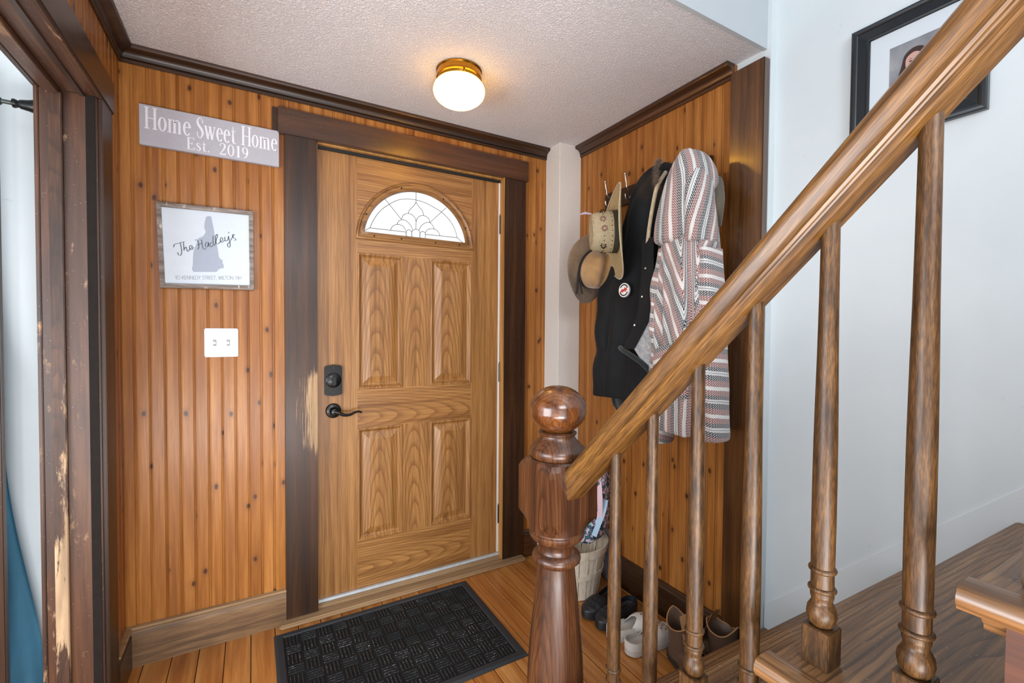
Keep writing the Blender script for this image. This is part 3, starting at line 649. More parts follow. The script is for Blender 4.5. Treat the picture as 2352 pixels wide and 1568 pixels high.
def sans_text(s, p0, p1, h, wd, y):
    tot = sum(SANS[c][0] for c in s); L = math.hypot(p1[0]-p0[0], p1[1]-p0[1]); k = L/tot
    ux, uz = (p1[0]-p0[0])/L, (p1[1]-p0[1])/L; V, F = [], []; x = 0
    for c in s:
        w, lines = SANS[c]
        for ln in lines:
            if ln == 'O': ln = [(w*0.46+0.38*math.cos(t*math.pi/10), .5+.5*math.sin(t*math.pi/10)) for t in range(21)]
            for a, b in zip(ln[:-1], ln[1:]):
                f = lambda p: (p0[0]+ux*(x+p[0]*k)-uz*p[1]*h, p0[1]+uz*(x+p[0]*k)+ux*p[1]*h)
                V2, F2 = ribbon([f(a), f(b)], [wd, wd], lambda p, q: (p, y, q)); V, F = merge((V, F), (V2, F2))
        x += w*k
    return V, F
# painted plank sign
sign = empty('plank_sign', (-0.3775, -0.004, 1.957), 'grey painted plank sign reading Home Sweet Home Est. 2019', 'sign')
sg = plain('grey_sign_paint', 'a7a5ad', 0.55, nscale=40, namp=0.08, bump=0.1, bscale=120)
board = mk('board', *boxm((-0.607, -0.147), (-0.019, -0.0005), (1.957, 2.106), 0.0015), sg, sign)
wp = plain('chalky_white_paint', 'dcdbe2', 0.6, nscale=70, namp=0.07)
y = -0.0194
mk('lettering', *merge(serif_text('Home', -0.593, -0.4485, 2.018, 0.080, y), serif_text('Sweet', -0.434, -0.300, 2.018, 0.080, y), serif_text('Home', -0.284, -0.1525, 2.020, 0.077, y), serif_text('Est.', -0.465, -0.385, 1.968, 0.046, y), serif_text('2019', -0.360, -0.255, 1.968, 0.046, y)), wp, sign)

# framed name sign
fr = empty('framed_sign', (-0.400, -0.001, 1.438), "white framed sign reading The Hadley's over a grey state outline", 'sign')
def bar(pts, y0, y1, mat):
    V, F = poly_prism(pts, [], lambda a, b: (a, y0, b), (0, y1-y0, 0)); return mk('frame_bar', V, F, mat, fr)
A = [(-0.560, 1.752), (-0.243, 1.757), (-0.242, 1.437), (-0.550, 1.431)]; B = [(-0.5455, 1.7365), (-0.2585, 1.742), (-0.257, 1.4535), (-0.536, 1.447)]
for i in range(4):
    j = (i+1) % 4; e = 0.0006
    bar([A[i], A[j], B[j], B[i]], -0.024+0.0004*i, -0.0005, greyframe)
shp = plain('sign_white_board', 'c6cfd9', 0.5, nscale=26, namp=0.05)
V, F = poly_prism([(B[i][0]+(0.004 if i in (1, 2) else -0.004), B[i][1]+(0.004 if i < 2 else -0.004)) for i in range(4)], [], lambda a, b: (a, -0.0125, b), (0, 0.009, 0)); mk('panel_board', V, F, shp, fr)
outl = [(-0.405, 1.7156), (-0.3976, 1.721), (-0.3871, 1.7204), (-0.3861, 1.7143), (-0.382, 1.6884), (-0.378, 1.6611), (-0.3729, 1.6314), (-0.3677, 1.6041), (-0.3627, 1.564), (-0.3595, 1.5579), (-0.3498, 1.5498), (-0.351, 1.5421), (-0.3467, 1.5309), (-0.3468, 1.5195), (-0.3544, 1.5189), (-0.3652, 1.513), (-0.3684, 1.5052), (-0.3759, 1.5021), (-0.4139, 1.4999), (-0.447, 1.4976), (-0.452, 1.5091), (-0.4488, 1.5218), (-0.4476, 1.5541), (-0.4464, 1.5741), (-0.4422, 1.5894), (-0.4358, 1.6098), (-0.4337, 1.6225), (-0.4295, 1.6304), (-0.4149, 1.6394), (-0.4086, 1.6501), (-0.4054, 1.658), (-0.4105, 1.6724), (-0.4093, 1.6925), (-0.4072, 1.7028)]
V, F = poly_prism(outl, [], lambda a, b: (a, -0.0128, b), (0, 0.0004, 0)); mk('state_outline', V, F, plain('print_grey', '9aa3b2', 0.55, nscale=50, namp=0.06), fr)
scr = {'T1': [(-0.5086, 1.5878), (-0.5065, 1.5973), (-0.4986, 1.6022), (-0.4906, 1.6055), (-0.4805, 1.6102), (-0.4735, 1.6129)], 'T2': [(-0.4876, 1.6058), (-0.4857, 1.595), (-0.4838, 1.578), (-0.4839, 1.5657), (-0.488, 1.558), (-0.4939, 1.5611), (-0.4959, 1.5695)], 'h1': [(-0.4775, 1.6093), (-0.4767, 1.5934), (-0.4758, 1.5775)], 'h2': [(-0.4757, 1.5824), (-0.4716, 1.5914), (-0.4686, 1.5912), (-0.4675, 1.5832), (-0.4651, 1.5758), (-0.4602, 1.5797)], 'e1': [(-0.4602, 1.5797), (-0.4575, 1.5859), (-0.452, 1.5896), (-0.4503, 1.5972), (-0.4543, 1.6), (-0.4585, 1.594), (-0.4571, 1.5859), (-0.4514, 1.5835), (-0.4452, 1.594)], 'H1': [(-0.4409, 1.6212), (-0.4357, 1.6235), (-0.4306, 1.6173), (-0.4287, 1.6006), (-0.4298, 1.5905), (-0.4335, 1.5872)], 'H2': [(-0.4202, 1.6264), (-0.4183, 1.6116), (-0.4163, 1.5968), (-0.4111, 1.5883), (-0.4044, 1.593)], 'H3': [(-0.4328, 1.6027), (-0.4255, 1.6079), (-0.4162, 1.6123)], 'a1': [(-0.3984, 1.6182), (-0.4042, 1.6161), (-0.4075, 1.6057), (-0.4048, 1.598), (-0.3995, 1.6022), (-0.3971, 1.6168), (-0.3964, 1.6038), (-0.3922, 1.603)], 'd1': [(-0.384, 1.6196), (-0.39, 1.615), (-0.3921, 1.6047), (-0.388, 1.6004), (-0.3824, 1.6077)], 'd2': [(-0.3817, 1.6451), (-0.3819, 1.6254), (-0.3803, 1.6084), (-0.3762, 1.6083)], 'l1': [(-0.3762, 1.6083), (-0.3719, 1.6265), (-0.367, 1.6467), (-0.3693, 1.6525), (-0.3737, 1.6414), (-0.3729, 1.6263), (-0.3698, 1.614), (-0.3634, 1.6159)], 'e2': [(-0.3634, 1.6159), (-0.3569, 1.6242), (-0.3504, 1.6307), (-0.3501, 1.6384), (-0.3544, 1.641), (-0.3579, 1.6304), (-0.3554, 1.6218), (-0.3483, 1.6251), (-0.3428, 1.632)], 'y1': [(-0.3427, 1.6448), (-0.3415, 1.6322), (-0.3374, 1.6285), (-0.3319, 1.6352), (-0.3297, 1.6488)], 'y2': [(-0.3297, 1.6488), (-0.3265, 1.6312), (-0.3242, 1.6135), (-0.3267, 1.6051), (-0.3321, 1.6076), (-0.3327, 1.6178), (-0.3222, 1.6278)], 'q1': [(-0.3291, 1.6662), (-0.3287, 1.6611)], 's1': [(-0.3232, 1.6315), (-0.3154, 1.6477), (-0.3103, 1.657), (-0.3143, 1.6581), (-0.3161, 1.6515), (-0.3126, 1.645), (-0.306, 1.6405), (-0.3052, 1.6355), (-0.3111, 1.6343)]}
V, F = [], []
for k, pts in scr.items():
    P = cat_rom([(a, b, 0) for a, b in pts], 6) if len(pts) > 2 else [Vector((a, b, 0)) for a, b in pts]
    ws = []
    for i, p in enumerate(P):
        t = P[min(i+1, len(P)-1)]-P[max(i-1, 0)]; ws.append(0.0011+0.0019*abs(t.y)/(t.length+1e-9))
    V, F = merge((V, F), ribbon([(p.x, p.y) for p in P], ws, lambda a, b: (a, -0.0131, b), 1))
mk('script_lettering', V, F, plain('print_ink', '4a525c', 0.55), fr)
mk('address_lettering', *sans_text('10 KENNEDY STREET, WILTON, NH', (-0.5037, 1.4650), (-0.2854, 1.4778), 0.0142, 0.0010, -0.0131), plain('print_ink_thin', '6d747c', 0.55), fr)

# ------------------------------------------------------------------ door mat
MX0, MX1, MY0, MY1 = -0.178, 0.686, -0.690, -0.083
mat = empty('door_mat', ((MX0+MX1)/2, (MY0+MY1)/2, 0.0012), 'black rubber door mat with a basketweave field in front of the door', 'door mat')
n = N('mat_rubber'); v = n.coord(0); sp = n.noise(v, 260, 2)
c = n.mix(n.maprange(n.noise(v, 7, 4), 0.4, 0.7), lin('0e1012'), lin('15181a')); c = n.mix(n.math('MULTIPLY', n.maprange(sp, 0.70, 0.78), 0.6), c, lin('8a8782'))
n.col(c); n.p(Roughness=0.75); n.b.inputs['Specular IOR Level'].default_value = 0.3; n.bump(n.noise(v, 300, 2), 0.5, 0.002); mat_m = n.m
n = N('mat_rib'); v = n.coord(0); sp = n.noise(v, 190, 3, 0.7)
big = n.noise(v, 4.5, 3)
c = n.mix(n.math('MULTIPLY', n.maprange(sp, 0.565, 0.68), n.maprange(big, 0.40, 0.60)), lin('15181b'), lin('a5a29d')); n.col(c); n.p(Roughness=0.8); rib_m = n.m
bw = 0.034
V, F = [], []; rg = [(0, 0.0012), (0, 0.004), (0.010, 0.0095), (bw-0.004, 0.0095), (bw, 0.006), (bw, 0.0012)]
for i_, z in rg: V += [(MX0+i_, MY0+i_, z), (MX1-i_, MY0+i_, z), (MX1-i_, MY1-i_, z), (MX0+i_, MY1-i_, z)]
for q in range(len(rg)):
    for k in range(4): F.append([q*4+k, q*4+(k+1) % 4, ((q+1) % len(rg))*4+(k+1) % 4, ((q+1) % len(rg))*4+k])
mk('border', V, F, plain('mat_border', '24282d', 0.6, nscale=30, namp=0.15, bump=0.1), mat)
box('field', (MX0+bw-0.002, MX1-bw+0.002), (MY0+bw-0.002, MY1-bw+0.002), (0.0015, 0.0042), mat_m, mat)
V, F = [], []; nx, ny = 13, 9; cw = (MX1-MX0-2*bw)/nx; ch = (MY1-MY0-2*bw)/ny
for i in range(nx):
    for j in range(ny):
        x0, y0 = MX0+bw+i*cw, MY0+bw+j*ch
        for k in range(4):
            if (i+j) % 2: r = ((x0+0.004, x0+cw-0.004), (y0+0.007+k*(ch-0.008)/4, y0+0.0108+k*(ch-0.008)/4))
            else: r = ((x0+0.007+k*(cw-0.008)/4, x0+0.0108+k*(cw-0.008)/4), (y0+0.004, y0+ch-0.004))
            V, F = merge((V, F), boxm(r[0], r[1], (0.004, 0.0074)))
o = mk('ribs', V, F, rib_m, mat); o['kind'] = 'stuff'
# ------------------------------------------------------------------ staircase
RISE, RUN = 0.21, 0.21
def tz(n): return 0.811+RISE*(n-4)
def ty(n): return -1.795-RUN*(n-4)
SX0, SX1, SKEW = 0.408, XS-0.008, 0.030
stair = empty('staircase', (0.9, -1.2, 0.0), 'oak staircase with rounded nosings climbing along the white wall', 'staircase')
TT = 0.027
nose = [(0, 0), (0.004, -0.003)] 
for n_ in range(1, 9):
    z, y = tz(n_), ty(n_)
    pr = [(-RUN-0.028, 0), (-0.010, 0), (-0.004, -0.003), (-0.0006, -0.009), (0, -0.0135), (-0.0006, -0.018), (-0.004, -0.024), (-0.010, -TT), (-RUN-0.028, -TT)]
    a, b = Vector((SX0, y, z)), Vector((SX1, y-SKEW, z)); m_ = len(pr)
    V = [a+Vector((0, u, w)) for u, w in pr]+[b+Vector((0, u, w)) for u, w in pr]
    F = [[i, (i+1) % m_, m_+(i+1) % m_, m_+i] for i in range(m_)]+[list(range(m_))[::-1], list(range(m_, 2*m_))]
    t = mk('tread', V, F, tread_m, stair, smooth=True, auto=30)
    # return nosing along the open side
    pr2 = [(0.0375, 0), (0.010, 0), (0.004, -0.003), (0.0006, -0.009), (0, -0.0135), (0.0006, -0.018), (0.004, -0.024), (0.010, -TT), (0.0375, -TT)]
    V, F = extrude(pr2, (0.370, y+0.0005, z), (0.370, y-RUN-0.030, z), (1, 0, 0), (0, 0, 1)); mk('return_nosing', V, F, tread_side, t, smooth=True, auto=30)
    cv = [(0, 0)]+[(0.018-0.016*math.sin(math.radians(a)), -0.018+0.016*math.cos(math.radians(a))-0.0) for a in (20, 45, 70)]+[(0.018, -0.024), (0.018, 0)]
    V, F = extrude([(0.392-0.375+u*0.0+q, -TT+w) for q, u, w in [(0, 0, 0), (0.004, 0, -0.004), (0.007, 0, -0.010), (0.013, 0, -0.016), (0.015, 0, -0.022), (0.020, 0, -0.022), (0.020, 0, 0)]], (0.375, y-0.012, z), (0.375, y-RUN-0.02, z), (1, 0, 0), (0, 0, 1)); mk('cove_moulding', V, F, tread_side, t)
    V, F = boxm((SX0, SX1), (y-0.048, y-0.030), (z-RISE, z-TT)); V = [Vector((v.x, v.y-SKEW*(v.x-SX0)/(SX1-SX0), v.z)) for v in V]
    mk('riser', V, F, stringer_m, stair)
pts = []
for n_ in range(1, 9):
    pts += [(ty(n_)-0.03, tz(n_)-RISE if n_ > 1 else 0.0), (ty(n_)-0.03, tz(n_)-TT)]
pts += [(ty(8)-0.26, tz(8)-TT), (ty(8)-0.26, 0.0)]
V, F = poly_prism(pts, [], lambda a, b: (0.397, a, b), (0.018, 0, 0)); mk('stringer', V, F, stringer_m, stair)

# ------------------------------------------------------------------ railing: newel, handrail, balusters
RX = 0.443
rail = empty('stair_railing', (0.44, -1.213, 0.0), 'turned newel post with golden brown handrail and slim turned balusters', 'stair railing')
NX, NY, NH = 0.44, -1.213, 0.0735
def superring(cx, cy, z, h, e, n=48):
    out = []
    for k in range(n):
        a = 2*math.pi*(k+0.5)/n; c, s = math.cos(a), math.sin(a)
        out.append(Vector((cx+h*math.copysign(abs(c)**e, c), cy+h*math.copysign(abs(s)**e, s), z)))
    return out
def loft(rings, cap=True):
    m = len(rings[0]); V = [p for r in rings for p in r]; F = []
    for i in range(len(rings)-1):
        for k in range(m): F.append([i*m+k, i*m+(k+1) % m, (i+1)*m+(k+1) % m, (i+1)*m+k])
    if cap: F += [list(range(m))[::-1], list(range((len(rings)-1)*m, len(rings)*m))]
    return V, F
def sq(z, h, q):
    """q: 0 circle .. 1 square, true corners"""
    out = []; n = 64
    for k in range(n):
        a = 2*math.pi*k/n+math.pi/4; c, s = math.cos(a), math.sin(a); k2 = 1/max(abs(c), abs(s))
        r = h*(1+(k2-1)*q); out.append(Vector((NX+r*c, NY+r*s, z)))
    return out
shaft = [(0.060, 0.180), (0.064, 0.20), (0.070, 0.215), (0.070, 0.232), (0.062, 0.245), (0.066, 0.27), (0.0735, 0.32), (0.0742, 0.36), (0.0715, 0.42), (0.066, 0.49), (0.058, 0.57), (0.0505, 0.64), (0.0475, 0.668), (0.0475, 0.673),
         (0.056, 0.676), (0.062, 0.682), (0.0635, 0.689), (0.062, 0.696), (0.056, 0.702), (0.049, 0.706), (0.0465, 0.714), (0.0475, 0.724), (0.052, 0.730), (0.055, 0.733), (0.063, 0.738), (0.070, 0.746), (0.0725, 0.754), (0.0725, 0.759), (0.070, 0.761), (0.070, 0.773), (0.066, 0.776)]
newel = mk('newel_post', *lathe(shaft, (NX, NY, 0), 48), newel_m, rail, smooth=True, auto=35)
blk = [sq(0.764, 0.068, 0.0), sq(0.768, 0.0735, 0.0), sq(0.778, 0.0735, 0.22), sq(0.790, 0.0735, 0.6), sq(0.800, 0.0735, 0.9), sq(0.806, 0.0735, 1.0), sq(0.810, 0.0735, 1.0), sq(0.916, 0.0735, 1.0), sq(0.920, 0.0735, 1.0), sq(0.932, 0.0735, 0.74), sq(0.945, 0.0735, 0.3), sq(0.950, 0.070, 0.0), sq(0.951, 0.04, 0.0)]
mk('newel_block', *loft(blk), newel_m, newel, smooth=True, auto=11)
base = [sq(0.0, 0.0735, 1), sq(0.15, 0.0735, 1.0), sq(0.17, 0.0735, 0.6), sq(0.185, 0.07, 0.0)]
mk('newel_base', *loft(base), newel_m, newel, smooth=True, auto=25)
cap = [(0.060, 0.948), (0.066, 0.950), (0.071, 0.957), (0.0725, 0.966), (0.0705, 0.975), (0.064, 0.981), (0.062, 0.984), (0.058, 0.988), (0.050, 0.996), (0.0455, 1.003), (0.045, 1.008), (0.049, 1.011), (0.050, 1.015), (0.046, 1.018)]
mk('newel_collar', *lathe(cap, (NX, NY, 0), 48), newel_m, newel, smooth=True, auto=35)
bp2 = [(0.040, 1.017)]
for k in range(25):
    a = math.radians(-62+152*k/24); r, z = 0.0745*math.cos(a), 1.074+0.062*math.sin(a)
    if abs(z-1.077) < 0.0028: r -= 0.0016
    bp2.append((max(r, 0.0001), z))
mk('newel_ball', *lathe(bp2, (NX, NY, 0), 56), ball_m, newel, smooth=True, auto=60)
hp = [(0.021, 0), (0.0245, 0.002), (0.0245, 0.0085), (0.0262, 0.0105), (0.0262, 0.013), (0.029, 0.016), (0.0275, 0.021), (0.0285, 0.028), (0.0315, 0.037), (0.0325, 0.045), (0.0305, 0.052), (0.024, 0.0570), (0.012, 0.0590), (0, 0.0595)]
hp = hp+[(-u, w) for u, w in hp[-2::-1]]
y0, y1 = -1.2855, -2.75; r2_ = math.sqrt(2)
V = [Vector((RX+u, y0, -0.425-y0+r2_*w)) for u, w in hp]+[Vector((RX+u, y1, -0.425-y1+r2_*w)) for u, w in hp]; m_ = len(hp)
F = [[i, (i+1) % m_, m_+(i+1) % m_, m_+i] for i in range(m_)]+[list(range(m_))[::-1], list(range(m_, 2*m_))]
mk('handrail', V, F, rail_m, rail, smooth=True, auto=28, rot=Euler((-math.pi/4, 0, 0)))
def baluster(x, y, zb, zt, h):
    bs = 0.053
    p = [(0.010, bs), (0.0135, bs+0.002), (0.0172, bs+0.008), (0.0188, bs+0.0165), (0.0178, bs+0.025), (0.0148, bs+0.031), (0.0132, bs+0.034), (0.0130, bs+0.038), (0.0142, bs+0.042), (0.0146, bs+0.045), (0.0140, bs+0.0475), (0.0140, bs+0.049),
         (0.0152, bs+0.0500), (0.0170, bs+0.0512), (0.0177, bs+0.0533), (0.0170, bs+0.0554), (0.0152, bs+0.0566), (0.0143, bs+0.0568), (0.0141, bs+0.0765), (0.0152, bs+0.0778), (0.0168, bs+0.0788), (0.0175, bs+0.081), (0.0168, bs+0.0832), (0.0152, bs+0.0843), (0.0145, bs+0.0846)]
    for k in range(1, 9):
        t = k/8; p.append((0.0146-0.0034*t+0.0012*math.sin(math.pi*min(1, t*1.5)), bs+0.0855+(h-bs-0.0855)*t))
    V, F = lathe([(r, zb+z) for r, z in p], (x, y, 0), 24)
    # the top is cut to the slope of the rail
    nb = 24
    for i in range(len(V)-nb, len(V)): V[i].z = -0.425-V[i].y+0.004
    b = mk('baluster', V, F, bal_m, rail, smooth=True, auto=40, origin=(x, y, zb+h/2))
    mk('baluster_block', *boxm((x-0.0178, x+0.0178), (y-0.0178, y+0.0178), (zb, zb+bs+0.001), 0.0012), bal_m, b, smooth=True, auto=40)
for n_ in range(2, 8):
    for d in (0.050, 0.155):
        y = ty(n_)-d; baluster(RX+0.004, y, tz(n_), 0, -0.425-y-tz(n_))

# ------------------------------------------------------------------ picture on the stair wall
pf = empty('framed_portrait', (1.405, -1.60, 1.858), 'black framed portrait with white mat on the stair wall behind the handrail', 'picture')
py0, py1, pz0, pz1 = -1.757, -1.446, 1.858, 2.217
blk_frame = plain('black_picture_frame', '14171b', 0.32, coat=0.3)
fpr = [(0, 0.001), (0, -0.014), (0.003, -0.019), (0.009, -0.021), (0.014, -0.019), (0.018, -0.015), (0.040, -0.013), (0.044, -0.015), (0.048, -0.013), (0.050, -0.009), (0.050, 0.001)]
fc = [(py1, pz1), (py1, pz0), (py0, pz0), (py0, pz1)]
for i in range(4):
    a, b = fc[i], fc[(i+1) % 4]
    V = []
    for (cy_, cz_) in (a, b):
        sy = 1 if cy_ == py0 else -1; sz = 1 if cz_ == pz0 else -1
        V += [Vector((1.404+d, cy_+sy*u, cz_+sz*u)) for u, d in fpr]
    m_ = len(fpr); F = [[k, (k+1) % m_, m_+(k+1) % m_, m_+k] for k in range(m_)]+[list(range(m_))[::-1], list(range(m_, 2*m_))]
    mk('frame_bar', V, F, blk_frame, pf, smooth=True, auto=25)
box('mat_board', (1.3955, 1.3985), (py0+0.049, py1-0.049), (pz0+0.049, pz1-0.049), plain('picture_mat', 'c9d0d6', 0.6), pf)
n = N('portrait_backdrop'); v = n.coord(0); n.col(n.mix(n.maprange(n.noise(v, 14, 4), 0.3, 0.7), lin('6f7178'), lin('9b9a9e'))); n.p(Roughness=0.35)
def flat(name, pts, x, mat, parent): 
    V, F = poly_prism(pts, [], lambda a, b: (x, a, b), (0.0003, 0, 0)); return mk(name, V, F, mat, parent)
def ell(cy_, cz_, ry, rz, n=24, a0=0, a1=360): return [(cy_+ry*math.cos(math.radians(a0+(a1-a0)*k/n)), cz_+rz*math.sin(math.radians(a0+(a1-a0)*k/n))) for k in range(n)]
ph = flat('photo_print', [(-1.545, 2.119), (-1.545, 1.95), (-1.662, 1.95), (-1.662, 2.119)], 1.3950, n.m, pf)
hair = plain('print_hair', '3a2723', 0.4, nscale=40, namp=0.3); skin = plain('print_skin', 'c2968a', 0.4); lip = plain('print_lips', '9c5a58', 0.4); drk = plain('print_dark', '2a2020', 0.4); wht = plain('print_white', 'e6dfdc', 0.4)
hc, hz_ = -1.603, 2.060
def smooth_poly(P, n=5): return [(p.x, p.y) for p in cat_rom([(a, b, 0) for a, b in P], n, True)]
flat('hair', smooth_poly([(hc+0.003, hz_+0.035), (hc+0.022, hz_+0.022), (hc+0.029, hz_-0.005), (hc+0.038, hz_-0.04), (hc+0.045, hz_-0.085), (hc+0.030, hz_-0.10), (hc-0.03, hz_-0.10), (hc-0.044, hz_-0.07), (hc-0.034, hz_-0.03), (hc-0.028, hz_+0.01), (hc-0.018, hz_+0.030)]), 1.3945, hair, ph)
flat('face', smooth_poly([(hc, hz_+0.022), (hc+0.017, hz_+0.012), (hc+0.0195, hz_-0.008), (hc+0.014, hz_-0.026), (hc, hz_-0.036), (hc-0.014, hz_-0.026), (hc-0.0195, hz_-0.008), (hc-0.017, hz_+0.012)]), 1.3941, skin, ph)
flat('neck', [(hc+0.009, hz_-0.030), (hc+0.009, hz_-0.06), (hc-0.009, hz_-0.06), (hc-0.009, hz_-0.030)], 1.3943, skin, ph)
for s in (-1, 1):
    flat('eye', ell(hc+s*0.008, hz_-0.001, 0.0038, 0.0017, 12), 1.3937, drk, ph)
    flat('brow', smooth_poly([(hc+s*0.003, hz_+0.0045), (hc+s*0.008, hz_+0.0065), (hc+s*0.0135, hz_+0.004), (hc+s*0.008, hz_+0.005)], 3), 1.3937, hair, ph)
flat('nose', smooth_poly([(hc+0.0015, hz_-0.004), (hc+0.0035, hz_-0.012), (hc, hz_-0.0145), (hc-0.0035, hz_-0.012), (hc-0.0015, hz_-0.004)], 3), 1.3938, plain('print_nose', 'b5877c', 0.4), ph)
flat('mouth', smooth_poly([(hc+0.009, hz_-0.018), (hc, hz_-0.0205), (hc-0.009, hz_-0.018), (hc-0.004, hz_-0.0245), (hc+0.004, hz_-0.0245)], 3), 1.3938, lip, ph)
flat('teeth', smooth_poly([(hc+0.0065, hz_-0.019), (hc, hz_-0.0208), (hc-0.0065, hz_-0.019), (hc, hz_-0.0228)], 3), 1.3936, wht, ph)
flat('clothing', smooth_poly([(hc+0.04, 1.952), (hc+0.042, hz_-0.085), (hc+0.012, hz_-0.055), (hc-0.012, hz_-0.055), (hc-0.042, hz_-0.085), (hc-0.05, 1.952)], 3), 1.3944, wht, ph)
p2_ = flat('photo_print', [(-1.670, 1.96), (-1.670, 1.913), (-1.705, 1.913), (-1.705, 1.96)], 1.3950, plain('print_grey_backdrop', '4b4e58', 0.4, nscale=30, namp=0.3), pf)
flat('clothing', smooth_poly([(-1.672, 1.9135), (-1.680, 1.930), (-1.69, 1.936), (-1.704, 1.928), (-1.704, 1.9135)], 3), 1.3945, plain('print_navy', '1f2330', 0.4), p2_)

# ------------------------------------------------------------------ side room: curtain, rod, casing
struct(box('trim_19', (-0.995, -0.937), (-0.137, -0.112), (0.0, 2.057), dark, bev=0.003))
rod = empty('curtain_rod', (-0.95, -0.165, 1.975), 'black metal curtain rod with round end cap beside the opening', 'curtain rod')
mk('pole', *lathe([(0.0085, -1.9), (0.0085, -0.93), (0.0065, -0.929), (0.0065, -0.85)], (0, -0.165, 1.972), 16, 'x'), plain('rod_grey', '4e5550', 0.4, 0.6), rod, smooth=True, auto=40)
mk('sleeve', *lathe([(0.0125, -1.3), (0.0125, -0.918), (0.0095, -0.915)], (0, -0.165, 1.972), 18, 'x'), black_metal, rod, smooth=True, auto=40)
mk('finial', *lathe([(0.008, -0.892), (0.013, -0.890), (0.014, -0.886), (0.012, -0.881), (0.010, -0.877), (0.0135, -0.873), (0.015, -0.866), (0.017, -0.855), (0.0205, -0.842), (0.021, -0.832), (0.0208, -0.812)], (0, -0.165, 1.972), 22, 'x'), black_metal, rod, smooth=True, auto=40)
mk('bracket', *merge(boxm((-0.952, -0.936), (-0.171, -0.110), (1.950, 1.962), 0.002), boxm((-0.950, -0.938), (-0.17, -0.160), (1.940, 1.965), 0.002)), black_metal, rod)
def cur(u, v):
    z = 0.012+1.945*v
    right = -0.878-0.075*smoothstep(0.02, 0.9, z)-0.16*smoothstep(0.85, 1.95, z)
    left = -1.75+0.1*v; x = left+(right-left)*u
    back = smoothstep(1.05, 1.9, z)
    y = -0.062-0.10*back+(0.020+0.012*(1-v))*math.sin(u*46+2.2*math.sin(v*2.3))+0.010*math.sin(u*19+4*v)+0.03*(1-v)**5*math.sin(u*31)+0.012*(1-v)**3*math.sin(u*120+v*9)
    return (x, min(y, -0.022), z)
V, F = grid(150, 40, cur); V, F = solid(V, F, (0, 0.0025, 0))
cu = mk('curtain', V, F, plain('blue_curtain_cloth', '2f6078', 0.8, nscale=16, namp=0.12, bump=0.2, bscale=220), smooth=True, auto=60)
tag(cu, 'teal blue curtain pooling on the floor beside the cased opening', 'curtain')
# ------------------------------------------------------------------ coat rack
rack = empty('coat_rack', (1.355, -0.67, 1.945), 'dark wooden coat rack board with chrome double hooks on pine wall', 'coat rack')
mk('board', *boxm((1.340, 1.3595), (-0.985, -0.355), (1.898, 1.985), 0.004), dark_y, rack, smooth=True, auto=40)
for y in (-0.405, -0.545, -0.685, -0.825, -0.955):
    up_z = 0.0 if y > -0.6 else -0.075
    h = mk('hook', *tube(cat_rom([(1.338, y, 1.955), (1.325, y, 1.958), (1.312, y, 1.970), (1.308, y, 1.990+up_z*0.4), (1.303, y, 2.010+up_z*0.7), (1.300, y, 2.026+up_z)], 5), 0.0032, 8), chrome, rack, smooth=True)
    mk('hook_tip', *lathe([(0.0001, 2.022), (0.0055, 2.026), (0.0065, 2.031), (0.005, 2.036), (0.0001, 2.038)], (1.2995, y, up_z), 12), chrome, h, smooth=True)
    mk('lower_hook', *tube(cat_rom([(1.338, y, 1.93), (1.325, y, 1.915), (1.312, y, 1.912), (1.306, y, 1.922), (1.303, y, 1.936)], 5), 0.0032, 8), chrome, h, smooth=True)

# ------------------------------------------------------------------ hanging garments
def interp(levels, k):
    """Catmull-Rom rows through the given levels (z, y_left, y_right, x_front, x_back)"""
    out = []; L = levels; n = len(L)
    for i in range(n-1):
        a, b, c, d = L[max(i-1, 0)], L[i], L[i+1], L[min(i+2, n-1)]
        for j in range(k):
            t = j/k; out.append([0.5*((2*q)+(r-p)*t+(2*p-5*q+4*r-s)*t*t+(3*q-p-3*r+s)*t**3) for p, q, r, s in zip(a, b, c, d)])
    out.append(list(L[-1])); return out
def drape(levels, fold=lambda th, z: 0.0, k=7, nth=72, e=0.75):
    rows = interp(levels, k); V, F, TH_ = [], [], []
    for z, ya, yb, xf, xb in rows:
        yc, hw, xc, hd = (ya+yb)/2, (ya-yb)/2, (xf+xb)/2, (xb-xf)/2
        for j in range(nth):
            th = 2*math.pi*j/nth; c, s = math.cos(th), math.sin(th)
            y = yc+hw*math.copysign(abs(c)**e, c); x = xc-hd*math.copysign(abs(s)**e, s)
            f = fold(th, z)
            if s > 0: x -= f*min(1, s*1.6); y += 0.5*f*c
            else: y += 0.6*f*c
            x = min(x, 1.357)
            V.append(Vector((x, y, z))); TH_.append(th)
    for i in range(len(rows)-1):
        for j in range(nth): F.append([i*nth+j, i*nth+(j+1) % nth, (i+1)*nth+(j+1) % nth, (i+1)*nth+j])
    F.append(list(range(nth))); F.append(list(range((len(rows)-1)*nth, len(rows)*nth))[::-1])
    return V, F
def cloth(name, c, c2, rough=0.85, bscale=300, bump=0.3, sheen=0.3, nscale=9):
    n = N(name); v = n.coord(0)
    n.col(n.mix(n.maprange(n.noise(v, nscale, 4), 0.35, 0.7), lin(c), lin(c2))); n.p(Roughness=rough); n.b.inputs['Sheen Weight'].default_value = sheen; n.b.inputs['Specular IOR Level'].default_value = 0.25
    n.bump(n.math('ADD', n.math('MULTIPLY', n.noise(v, bscale, 2), 0.5), n.noise(v, 22, 4)), bump, 0.004); return n.m
black_cloth = cloth('black_canvas', '0d0f11', '14171a', 0.75, 500, 0.5, 0.05)
black_band = cloth('dark_green_black_binding', '10181a', '18262a', 0.6, 400, 0.3)
fleece = cloth('grey_fleece', '8d9094', 'b3b6b8', 0.95, 120, 1.0, 0.5, 60)
olive = cloth('olive_canvas', '5a5140', '6b604c', 0.85, 300, 0.4)
